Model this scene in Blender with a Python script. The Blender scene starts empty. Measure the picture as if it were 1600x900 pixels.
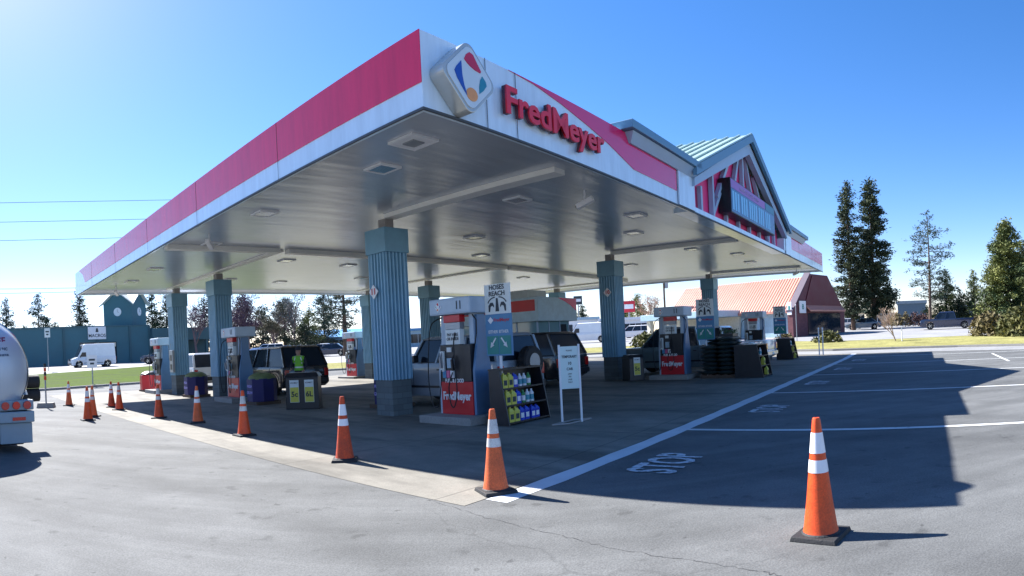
import bpy, bmesh, math, random
from mathutils import Vector, Matrix, Euler, noise
R = math.radians
PI = math.pi
random.seed(7)
S = bpy.context.scene
COL = S.collection

# ------------------------------------------------------------------ camera
EYE = 1.6164
FPX = 965.0
cam = bpy.data.cameras.new('camera')
camo = bpy.data.objects.new('camera', cam)
COL.objects.link(camo)
roll, pit = 0.05, 0.0033
right = Vector((math.cos(roll), 0, -math.sin(roll)))
up = Vector((math.cos(pit)*math.sin(roll), math.sin(pit), math.cos(pit)*math.cos(roll)))
fwd = Vector((-math.sin(pit)*math.sin(roll), math.cos(pit), -math.sin(pit)*math.cos(roll)))
M = Matrix((right, up, -fwd)).transposed().to_4x4()
M.translation = (0, 0, EYE)
camo.matrix_world = M
cam.type = 'PANO'
cam.panorama_type = 'CENTRAL_CYLINDRICAL'
cam.central_cylindrical_range_u_min = -800/FPX
cam.central_cylindrical_range_u_max = 800/FPX
cam.central_cylindrical_range_v_min = -(900-536.98)/FPX
cam.central_cylindrical_range_v_max = 536.98/FPX
cam.central_cylindrical_radius = 1.0
cam.clip_start = 0.05
cam.clip_end = 5000
S.camera = camo

# ------------------------------------------------------------------ sky, sun, exposure
SUN_EL = R(44.0)
sun_to = Vector((-0.772*math.cos(SUN_EL), 0.636*math.cos(SUN_EL), math.sin(SUN_EL)))
W = bpy.data.worlds.new('World')
S.world = W
W.use_nodes = True
nt = W.node_tree
nt.nodes.clear()
o_ = nt.nodes.new('ShaderNodeOutputWorld')
bg = nt.nodes.new('ShaderNodeBackground')
sky = nt.nodes.new('ShaderNodeTexSky')
sky.sky_type = 'NISHITA'
sky.sun_disc = False
sky.sun_elevation = SUN_EL
sky.sun_rotation = math.atan2(sun_to.x, sun_to.y)
sky.altitude = 600
sky.air_density = 1.0
sky.dust_density = 0.4
sky.ozone_density = 3.0
hs = nt.nodes.new('ShaderNodeHueSaturation')
hs.inputs['Saturation'].default_value = 1.30
hs.inputs['Value'].default_value = 1.0
nt.links.new(sky.outputs[0], hs.inputs['Color'])
tint = nt.nodes.new('ShaderNodeVectorMath'); tint.operation = 'MULTIPLY'
tint.inputs[1].default_value = (1.13, 0.99, 1.10)
nt.links.new(hs.outputs[0], tint.inputs[0])
nt.links.new(tint.outputs[0], bg.inputs['Color'])
bg.inputs['Strength'].default_value = 0.078
nt.links.new(bg.outputs[0], o_.inputs['Surface'])
sl = bpy.data.lights.new('sun', 'SUN')
sl.energy = 5.0
sl.angle = R(0.5)
sl.color = (1.0, 0.975, 0.95)
so = bpy.data.objects.new('sun', sl)
COL.objects.link(so)
so.rotation_euler = (-sun_to).to_track_quat('-Z', 'Y').to_euler()
so.location = (-20, 15, 30)
S.view_settings.view_transform = 'Standard'
S.view_settings.look = 'None'
S.view_settings.gamma = 1
S.view_settings.exposure = 1.50
S.view_settings.use_curve_mapping = False
S.cycles.max_bounces = 6
S.cycles.diffuse_bounces = 3
S.cycles.glossy_bounces = 3
S.cycles.use_denoising = True

# ------------------------------------------------------------------ materials
MATS = {}
def pm(name, col, rough=0.6, metal=0.0, var=0.12, scale=4.0, bump=0.0, coat=0.0, spec=0.5, fine=0.0, emit=None, alpha=1.0, stretch=None):
    if name in MATS: return MATS[name]
    m = bpy.data.materials.new(name); m.use_nodes = True
    t = m.node_tree; N = t.nodes; L = t.links
    b = N['Principled BSDF']
    b.inputs['Roughness'].default_value = rough
    b.inputs['Metallic'].default_value = metal
    b.inputs['Specular IOR Level'].default_value = spec
    b.inputs['Coat Weight'].default_value = coat
    b.inputs['Coat Roughness'].default_value = 0.06
    tc = N.new('ShaderNodeTexCoord')
    mp = N.new('ShaderNodeMapping')
    L.new(tc.outputs['Object'], mp.inputs[0])
    if stretch: mp.inputs['Scale'].default_value = stretch
    n1 = N.new('ShaderNodeTexNoise'); n1.inputs['Scale'].default_value = scale; n1.inputs['Detail'].default_value = 6
    n1.inputs['Roughness'].default_value = 0.65
    L.new(mp.outputs[0], n1.inputs['Vector'])
    mr = N.new('ShaderNodeMapRange')
    mr.inputs[1].default_value = 0.3; mr.inputs[2].default_value = 0.7
    mr.inputs[3].default_value = 1-var; mr.inputs[4].default_value = 1+var
    L.new(n1.outputs[0], mr.inputs[0])
    vm = N.new('ShaderNodeVectorMath'); vm.operation = 'SCALE'
    vm.inputs[0].default_value = col[:3]
    L.new(mr.outputs[0], vm.inputs['Scale'])
    last = vm.outputs[0]
    if fine:
        n2 = N.new('ShaderNodeTexNoise'); n2.inputs['Scale'].default_value = scale*14; n2.inputs['Detail'].default_value = 3
        L.new(mp.outputs[0], n2.inputs['Vector'])
        m2 = N.new('ShaderNodeMapRange'); m2.inputs[1].default_value = 0.3; m2.inputs[2].default_value = 0.7
        m2.inputs[3].default_value = 1-fine; m2.inputs[4].default_value = 1+fine
        L.new(n2.outputs[0], m2.inputs[0])
        v2 = N.new('ShaderNodeVectorMath'); v2.operation = 'SCALE'
        L.new(last, v2.inputs[0]); L.new(m2.outputs[0], v2.inputs['Scale']); last = v2.outputs[0]
    L.new(last, b.inputs['Base Color'])
    mrr = N.new('ShaderNodeMapRange'); mrr.inputs[1].default_value = 0.3; mrr.inputs[2].default_value = 0.7
    mrr.inputs[3].default_value = max(0.02, rough*0.85); mrr.inputs[4].default_value = min(1, rough*1.15)
    L.new(n1.outputs[0], mrr.inputs[0]); L.new(mrr.outputs[0], b.inputs['Roughness'])
    if bump:
        bp = N.new('ShaderNodeBump'); bp.inputs['Strength'].default_value = bump; bp.inputs['Distance'].default_value = 0.02
        n3 = N.new('ShaderNodeTexNoise'); n3.inputs['Scale'].default_value = scale*8; n3.inputs['Detail'].default_value = 5
        L.new(mp.outputs[0], n3.inputs['Vector'])
        L.new(n3.outputs[0], bp.inputs['Height']); L.new(bp.outputs[0], b.inputs['Normal'])
    if emit:
        b.inputs['Emission Color'].default_value = (*emit[:3], 1); b.inputs['Emission Strength'].default_value = emit[3]
    MATS[name] = m
    return m

def asphalt_mat():
    m = bpy.data.materials.new('old_asphalt'); m.use_nodes = True
    t = m.node_tree; N = t.nodes; L = t.links; b = N['Principled BSDF']
    b.inputs['Roughness'].default_value = 0.85; b.inputs['Specular IOR Level'].default_value = 0.3
    tc = N.new('ShaderNodeTexCoord')
    def nz(scale, det=5, sc=None, rot=0, dist=0):
        mp = N.new('ShaderNodeMapping'); L.new(tc.outputs['Object'], mp.inputs[0])
        if sc: mp.inputs['Scale'].default_value = sc
        mp.inputs['Rotation'].default_value = (0, 0, rot)
        n = N.new('ShaderNodeTexNoise'); n.inputs['Scale'].default_value = scale; n.inputs['Detail'].default_value = det
        n.inputs['Roughness'].default_value = 0.65; n.inputs['Distortion'].default_value = dist
        L.new(mp.outputs[0], n.inputs['Vector']); return n.outputs[0]
    def rng(x, a, b_, c, d):
        r = N.new('ShaderNodeMapRange'); r.inputs[1].default_value = a; r.inputs[2].default_value = b_
        r.inputs[3].default_value = c; r.inputs[4].default_value = d; L.new(x, r.inputs[0]); return r.outputs[0]
    def mul(a, b_):
        r = N.new('ShaderNodeMath'); r.operation = 'MULTIPLY'; L.new(a, r.inputs[0]); L.new(b_, r.inputs[1]); return r.outputs[0]
    big = rng(nz(0.22), 0.3, 0.7, 0.72, 1.24)
    mid = rng(nz(1.6, 7), 0.3, 0.7, 0.88, 1.12)
    stre = rng(nz(1.0, 4, (0.12, 1.6, 1), R(25), 0.6), 0.35, 0.65, 0.86, 1.12)
    fine = rng(nz(60, 3), 0.35, 0.65, 0.80, 1.18)
    f2 = rng(nz(240, 2), 0.35, 0.65, 0.9, 1.1)
    k = mul(mul(mul(big, mid), mul(stre, fine)), f2)
    # sparse cracks
    mp = N.new('ShaderNodeMapping'); L.new(tc.outputs['Object'], mp.inputs[0])
    wn = N.new('ShaderNodeTexNoise'); wn.inputs['Scale'].default_value = 1.2; wn.inputs['Detail'].default_value = 6
    L.new(mp.outputs[0], wn.inputs['Vector'])
    ad = N.new('ShaderNodeVectorMath'); ad.operation = 'MULTIPLY_ADD'
    L.new(wn.outputs[1], ad.inputs[0]); ad.inputs[1].default_value = (0.9, 0.9, 0); L.new(mp.outputs[0], ad.inputs[2])
    vo = N.new('ShaderNodeTexVoronoi'); vo.feature = 'DISTANCE_TO_EDGE'; vo.inputs['Scale'].default_value = 0.16
    L.new(ad.outputs[0], vo.inputs['Vector'])
    cr = rng(vo.outputs['Distance'], 0.0, 0.004, 0.0, 1.0)
    msk = rng(nz(0.35, 3), 0.42, 0.55, 0.0, 1.0)
    inv = N.new('ShaderNodeMath'); inv.operation = 'SUBTRACT'; inv.inputs[0].default_value = 1; L.new(msk, inv.inputs[1])
    mx = N.new('ShaderNodeMath'); mx.operation = 'MAXIMUM'; L.new(cr, mx.inputs[0]); L.new(inv.outputs[0], mx.inputs[1])
    crk = rng(mx.outputs[0], 0, 1, 0.8, 1.0)
    # dark oil spots
    sp = rng(nz(2.6, 2), 0.64, 0.72, 1.0, 0.70)
    mw = N.new('ShaderNodeMapping'); L.new(tc.outputs['Object'], mw.inputs[0]); mw.inputs['Location'].default_value = (9, 4, 0)
    wv = N.new('ShaderNodeTexWave'); wv.wave_type = 'RINGS'; wv.rings_direction = 'Z'; wv.inputs['Scale'].default_value = 0.16
    wv.inputs['Distortion'].default_value = 2.5; wv.inputs['Detail'].default_value = 4; wv.inputs['Detail Scale'].default_value = 0.6
    L.new(mw.outputs[0], wv.inputs['Vector'])
    tyre = rng(wv.outputs['Fac'], 0.0, 0.25, 0.90, 1.02)
    drip = rng(nz(7.0, 2), 0.70, 0.74, 1.0, 0.62)
    k = mul(mul(mul(k, crk), sp), mul(tyre, drip))
    vm = N.new('ShaderNodeVectorMath'); vm.operation = 'SCALE'; vm.inputs[0].default_value = (0.122, 0.124, 0.120)
    L.new(k, vm.inputs['Scale']); L.new(vm.outputs[0], b.inputs['Base Color'])
    bp = N.new('ShaderNodeBump'); bp.inputs['Strength'].default_value = 0.35; bp.inputs['Distance'].default_value = 0.01
    L.new(fine, bp.inputs['Height']); L.new(bp.outputs[0], b.inputs['Normal'])
    return m

def concrete_mat():
    m = bpy.data.materials.new('station_concrete'); m.use_nodes = True
    t = m.node_tree; N = t.nodes; L = t.links; b = N['Principled BSDF']
    b.inputs['Roughness'].default_value = 0.8; b.inputs['Specular IOR Level'].default_value = 0.3
    tc = N.new('ShaderNodeTexCoord')
    def nz(scale, det=5, sc=None):
        mp = N.new('ShaderNodeMapping'); L.new(tc.outputs['Object'], mp.inputs[0])
        if sc: mp.inputs['Scale'].default_value = sc
        n = N.new('ShaderNodeTexNoise'); n.inputs['Scale'].default_value = scale; n.inputs['Detail'].default_value = det
        n.inputs['Roughness'].default_value = 0.62
        L.new(mp.outputs[0], n.inputs['Vector']); return n.outputs[0]
    def rng(x, a, b_, c, d):
        r = N.new('ShaderNodeMapRange'); r.inputs[1].default_value = a; r.inputs[2].default_value = b_
        r.inputs[3].default_value = c; r.inputs[4].default_value = d; L.new(x, r.inputs[0]); return r.outputs[0]
    def mul(a, b_):
        r = N.new('ShaderNodeMath'); r.operation = 'MULTIPLY'; L.new(a, r.inputs[0]); L.new(b_, r.inputs[1]); return r.outputs[0]
    k = mul(mul(rng(nz(0.35), .3, .7, .72, 1.15), rng(nz(2.2, 8), .3, .7, .85, 1.12)), rng(nz(60, 3), .3, .7, .86, 1.14))
    k = mul(k, rng(nz(0.9, 4, (1, .25, 1)), .48, .66, 1.0, .5))
    # joints every ~3.6 m
    sx = N.new('ShaderNodeSeparateXYZ'); L.new(tc.outputs['Object'], sx.inputs[0])
    for ax, per, off in (('X', 3.56, 0.02), ('Y', 3.1, 0.9)):
        a = N.new('ShaderNodeMath'); a.operation = 'ADD'; a.inputs[1].default_value = off+100*per; L.new(sx.outputs[ax], a.inputs[0])
        f = N.new('ShaderNodeMath'); f.operation = 'PINGPONG'; f.inputs[1].default_value = per/2; L.new(a.outputs[0], f.inputs[0])
        k = mul(k, rng(f.outputs[0], 0.0, 0.018, 0.45, 1.0))
    vm = N.new('ShaderNodeVectorMath'); vm.operation = 'SCALE'; vm.inputs[0].default_value = (0.222, 0.206, 0.172)
    L.new(k, vm.inputs['Scale']); L.new(vm.outputs[0], b.inputs['Base Color'])
    bp = N.new('ShaderNodeBump'); bp.inputs['Strength'].default_value = 0.2; bp.inputs['Distance'].default_value = 0.01
    L.new(k, bp.inputs['Height']); L.new(bp.outputs[0], b.inputs['Normal'])
    return m

def paint_mat(name, col, keep=0.5, scale=9):
    # worn road paint: real gaps where asphalt shows
    m = bpy.data.materials.new(name); m.use_nodes = True
    t = m.node_tree; N = t.nodes; L = t.links; b = N['Principled BSDF']
    b.inputs['Roughness'].default_value = 0.75
    tc = N.new('ShaderNodeTexCoord')
    n = N.new('ShaderNodeTexNoise'); n.inputs['Scale'].default_value = scale; n.inputs['Detail'].default_value = 8; n.inputs['Roughness'].default_value = 0.7
    L.new(tc.outputs['Object'], n.inputs['Vector'])
    r = N.new('ShaderNodeMapRange'); r.inputs[1].default_value = keep-0.03; r.inputs[2].default_value = keep+0.05
    L.new(n.outputs[0], r.inputs[0])
    n2 = N.new('ShaderNodeTexNoise'); n2.inputs['Scale'].default_value = 2; n2.inputs['Detail'].default_value = 6
    L.new(tc.outputs['Object'], n2.inputs['Vector'])
    r2 = N.new('ShaderNodeMapRange'); r2.inputs[3].default_value = 0.75; r2.inputs[4].default_value = 1.1; L.new(n2.outputs[0], r2.inputs[0])
    mx = N.new('ShaderNodeMix'); mx.data_type = 'RGBA'
    mx.inputs['A'].default_value = (*col, 1); mx.inputs['B'].default_value = (0.2, 0.2, 0.2, 1)
    L.new(r.outputs[0], mx.inputs['Factor'])
    vm = N.new('ShaderNodeVectorMath'); vm.operation = 'SCALE'; L.new(mx.outputs['Result'], vm.inputs[0]); L.new(r2.outputs[0], vm.inputs['Scale'])
    L.new(vm.outputs[0], b.inputs['Base Color'])
    return m

def ceiling_mat():
    m = bpy.data.materials.new('glossy_ceiling_panel'); m.use_nodes = True
    t = m.node_tree; N = t.nodes; L = t.links; b = N['Principled BSDF']
    b.inputs['Base Color'].default_value = (0.66, 0.65, 0.60, 1)
    b.inputs['Roughness'].default_value = 0.27; b.inputs['Specular IOR Level'].default_value = 0.8
    b.inputs['Metallic'].default_value = 0.45
    tc = N.new('ShaderNodeTexCoord')
    sx = N.new('ShaderNodeSeparateXYZ'); L.new(tc.outputs['Object'], sx.inputs[0])
    pp = N.new('ShaderNodeMath'); pp.operation = 'PINGPONG'; pp.inputs[1].default_value = 0.2
    a = N.new('ShaderNodeMath'); a.operation = 'ADD'; a.inputs[1].default_value = 40; L.new(sx.outputs['Y'], a.inputs[0]); L.new(a.outputs[0], pp.inputs[0])
    g = N.new('ShaderNodeMapRange'); g.inputs[1].default_value = 0; g.inputs[2].default_value = 0.012; g.inputs[4].default_value = 0.35; L.new(pp.outputs[0], g.inputs[0])
    mp = N.new('ShaderNodeMapping'); mp.inputs['Scale'].default_value = (0.35, 1.6, 1); L.new(tc.outputs['Object'], mp.inputs[0])
    n = N.new('ShaderNodeTexNoise'); n.inputs['Scale'].default_value = 1.0; n.inputs['Detail'].default_value = 2; L.new(mp.outputs[0], n.inputs['Vector'])
    ad = N.new('ShaderNodeMath'); ad.operation = 'MULTIPLY_ADD'; ad.inputs[1].default_value = 9.0; L.new(n.outputs[0], ad.inputs[0]); L.new(g.outputs[0], ad.inputs[2])
    bp = N.new('ShaderNodeBump'); bp.inputs['Strength'].default_value = 0.26; bp.inputs['Distance'].default_value = 0.01
    L.new(ad.outputs[0], bp.inputs['Height']); L.new(bp.outputs[0], b.inputs['Normal'])
    n3 = N.new('ShaderNodeTexNoise'); n3.inputs['Scale'].default_value = 0.5; n3.inputs['Detail'].default_value = 5; L.new(tc.outputs['Object'], n3.inputs['Vector'])
    r3 = N.new('ShaderNodeMapRange'); r3.inputs[3].default_value = 0.88; r3.inputs[4].default_value = 1.06; L.new(n3.outputs[0], r3.inputs[0])
    r4 = N.new('ShaderNodeMath'); r4.operation = 'MULTIPLY'; g2 = N.new('ShaderNodeMapRange'); g2.inputs[1].default_value = 0; g2.inputs[2].default_value = 0.012; g2.inputs[3].default_value = 0.93
    L.new(pp.outputs[0], g2.inputs[0]); L.new(r3.outputs[0], r4.inputs[0]); L.new(g2.outputs[0], r4.inputs[1])
    vm = N.new('ShaderNodeVectorMath'); vm.operation = 'SCALE'; vm.inputs[0].default_value = (0.62, 0.66, 0.71); L.new(r4.outputs[0], vm.inputs['Scale'])
    L.new(vm.outputs[0], b.inputs['Base Color'])
    return m

def block_mat(name, col, mortar, bw, bh, bump=0.4):
    m = bpy.data.materials.new(name); m.use_nodes = True
    t = m.node_tree; N = t.nodes; L = t.links; b = N['Principled BSDF']
    b.inputs['Roughness'].default_value = 0.85
    tc = N.new('ShaderNodeTexCoord')
    sx = N.new('ShaderNodeSeparateXYZ'); L.new(tc.outputs['Object'], sx.inputs[0])
    ad = N.new('ShaderNodeMath'); ad.operation = 'ADD'; L.new(sx.outputs['X'], ad.inputs[0]); L.new(sx.outputs['Y'], ad.inputs[1])
    cb = N.new('ShaderNodeCombineXYZ'); L.new(ad.outputs[0], cb.inputs['X']); L.new(sx.outputs['Z'], cb.inputs['Y'])
    br = N.new('ShaderNodeTexBrick'); br.inputs['Scale'].default_value = 1
    br.inputs['Brick Width'].default_value = bw; br.inputs['Row Height'].default_value = bh; br.inputs['Mortar Size'].default_value = bh*0.05
    br.inputs['Color1'].default_value = (*col, 1); br.inputs['Color2'].default_value = (*[c*0.75 for c in col], 1); br.inputs['Mortar'].default_value = (*mortar, 1)
    L.new(cb.outputs[0], br.inputs['Vector']); L.new(br.outputs[0], b.inputs['Base Color'])
    bp = N.new('ShaderNodeBump'); bp.inputs['Strength'].default_value = bump; bp.inputs['Distance'].default_value = 0.01; bp.invert = True
    L.new(br.outputs['Fac'], bp.inputs['Height']); L.new(bp.outputs[0], b.inputs['Normal'])
    return m

def leaf_mat(name, c1, c2, scale=0.6):
    if name in MATS: return MATS[name]
    m = bpy.data.materials.new(name); m.use_nodes = True
    t = m.node_tree; N = t.nodes; L = t.links; b = N['Principled BSDF']
    b.inputs['Roughness'].default_value = 0.7; b.inputs['Specular IOR Level'].default_value = 0.25
    tc = N.new('ShaderNodeTexCoord')
    n = N.new('ShaderNodeTexNoise'); n.inputs['Scale'].default_value = scale; n.inputs['Detail'].default_value = 4
    L.new(tc.outputs['Object'], n.inputs['Vector'])
    r = N.new('ShaderNodeMapRange'); r.inputs[1].default_value = 0.35; r.inputs[2].default_value = 0.65; L.new(n.outputs[0], r.inputs[0])
    mx = N.new('ShaderNodeMix'); mx.data_type = 'RGBA'
    mx.inputs['A'].default_value = (*c1, 1); mx.inputs['B'].default_value = (*c2, 1)
    L.new(r.outputs[0], mx.inputs['Factor']); L.new(mx.outputs['Result'], b.inputs['Base Color'])
    MATS[name] = m
    return m

ASPH = asphalt_mat(); CONC = concrete_mat(); CEIL = ceiling_mat()
PAINT = paint_mat('worn_white_paint', (0.62, 0.63, 0.62), 0.62)
PAINT_W = paint_mat('very_worn_white_paint', (0.60, 0.61, 0.63), 0.53, 16)
EDGE = paint_mat('faded_white_edge_paint', (0.62, 0.64, 0.66), 0.68, 5)
BLOCK = block_mat('split_face_block', (0.13, 0.16, 0.17), (0.09, 0.1, 0.1), 0.3, 0.14)
BRICK = block_mat('red_brown_brick', (0.17, 0.06, 0.07), (0.12, 0.07, 0.07), 0.3, 0.1, 0.2)
white_panel = pm('white_fascia_panel', (0.68, 0.82, 0.93), 0.24, 0.0, 0.10, 2.0, coat=0.5, stretch=(2.2,2.2,.35))
red_panel = pm('red_fascia_panel', (0.85, 0.012, 0.08), 0.24, 0.0, 0.12, 2.0, coat=0.3, spec=0.4, stretch=(2.2,2.2,.35))
pink_panel = pm('magenta_red_panel', (0.80, 0.012, 0.14), 0.25, 0.0, 0.05, 0.8, coat=0.6)
pink_matte = pm('magenta_wall_panel', (0.85, 0.04, 0.20), 0.5, 0.0, 0.06, 0.8)
seam = pm('dark_seam', (0.06, 0.07, 0.08), 0.6)
teal_metal = pm('teal_ribbed_metal', (0.21, 0.41, 0.56), 0.4, 0.0, 0.1, 2.5, bump=0.05)
teal_cap = pm('teal_cap_metal', (0.14, 0.31, 0.43), 0.4, 0.0, 0.1, 2.5)
post_m = pm('tan_steel_post', (0.33, 0.30, 0.28), 0.5, 0.0, 0.1, 3)
beam_m = pm('cream_beam_paint', (0.86, 0.84, 0.78), 0.45, 0.0, 0.05, 2)
trim_m = pm('slate_blue_trim', (0.12, 0.27, 0.40), 0.45, 0.0, 0.06, 2)
trim_l = pm('pale_grey_trim', (0.36, 0.50, 0.66), 0.45, 0.0, 0.06, 2)
roof_m = pm('pale_green_metal_roof', (0.42, 0.55, 0.50), 0.35, 0.3, 0.06, 2)
dark = pm('black_plastic', (0.015, 0.016, 0.02), 0.4, 0.0, 0.2, 5)
rubber = pm('black_rubber', (0.02, 0.02, 0.021), 0.75, 0.0, 0.2, 8, bump=0.2)
white = pm('white_paint', (0.75, 0.76, 0.78), 0.4, 0.0, 0.05, 3)
grey = pm('grey_metal', (0.3, 0.32, 0.34), 0.4, 0.4, 0.08, 4)
chrome = pm('bright_metal', (0.6, 0.61, 0.62), 0.2, 0.9, 0.05, 5)
glassd = pm('dark_glass', (0.015, 0.025, 0.04), 0.08, 0.0, 0.1, 2, coat=0.0, spec=0.3)
redp = pm('pump_red_paint', (0.55, 0.012, 0.02), 0.35, 0.0, 0.06, 4)
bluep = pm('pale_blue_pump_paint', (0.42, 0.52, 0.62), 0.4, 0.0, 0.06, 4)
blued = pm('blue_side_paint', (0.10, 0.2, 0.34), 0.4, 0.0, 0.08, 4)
orange = pm('cone_orange', (0.70, 0.075, 0.008), 0.5, 0.0, 0.2, 5, fine=0.16)
orange_b = pm('cone_orange_faded', (0.66, 0.12, 0.03), 0.6, 0.0, 0.25, 4, fine=0.2)
orange_c = pm('cone_orange_dirty', (0.52, 0.06, 0.012), 0.65, 0.0, 0.35, 5, fine=0.25)
reflect_d = pm('cone_reflective_dirty', (0.55, 0.54, 0.52), 0.5, 0.0, 0.3, 9, fine=0.2)
reflect = pm('cone_reflective_white', (0.78, 0.78, 0.80), 0.35, 0.0, 0.06, 10)
yellow = pm('yellow_label', (0.62, 0.56, 0.08), 0.5, 0.0, 0.05, 8)
blueb = pm('blue_bottle', (0.02, 0.05, 0.45), 0.25, 0.0, 0.1, 8)
greenb = pm('green_sign', (0.02, 0.22, 0.20), 0.5, 0.0, 0.06, 4)
tealsign = pm('teal_blue_sign', (0.07, 0.22, 0.40), 0.5, 0.0, 0.06, 4)
concp = pm('curb_concrete', (0.28, 0.27, 0.25), 0.85, 0.0, 0.12, 2, bump=0.2, fine=0.1)
paper = pm('white_paper', (0.72, 0.76, 0.74), 0.6, 0.0, 0.04, 6)
textd = pm('dark_print', (0.03, 0.04, 0.05), 0.6)
textr = pm('red_print', (0.55, 0.02, 0.04), 0.5)
orangep = pm('orange_print', (0.8, 0.25, 0.08), 0.5)
grass_m = pm('lawn_green', (0.055, 0.085, 0.008), 0.95, spec=0.05, metal=0.0, var=0.35, scale=0.7, fine=0.35, bump=0.3)
grass_y = pm('dry_yellow_lawn', (0.25, 0.235, 0.09), 0.95, spec=0.05, metal=0.0, var=0.3, scale=0.5, fine=0.3, bump=0.3)
dirt_m = pm('dry_bark_soil', (0.3, 0.22, 0.14), 0.95, 0.0, 0.3, 1, fine=0.3)
road_m = pm('pale_road', (0.24, 0.24, 0.235), 0.85, 0.0, 0.15, 0.4, fine=0.12)
land_m = pm('far_ground', (0.15, 0.14, 0.11), 0.95, 0.0, 0.25, 0.05, fine=0.15)
lot_m = pm('parking_lot_surface', (0.26, 0.26, 0.26), 0.85, 0.0, 0.12, 0.3, fine=0.1)
bark = pm('pine_bark', (0.10, 0.065, 0.045), 0.9, 0.0, 0.3, 3, bump=0.4, fine=0.2)
twig = pm('bare_twig', (0.17, 0.12, 0.12), 0.9, 0.0, 0.25, 3)
twigl = pm('pale_bare_twig', (0.38, 0.27, 0.2), 0.9, 0.0, 0.2, 3)
tail_red = pm('red_lamp_lens', (0.5, 0.01, 0.01), 0.2, 0.0, 0.05, 8, coat=0.8)
head_l = pm('clear_lamp_lens', (0.7, 0.72, 0.74), 0.1, 0.2, 0.05, 8, coat=0.8)

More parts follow.
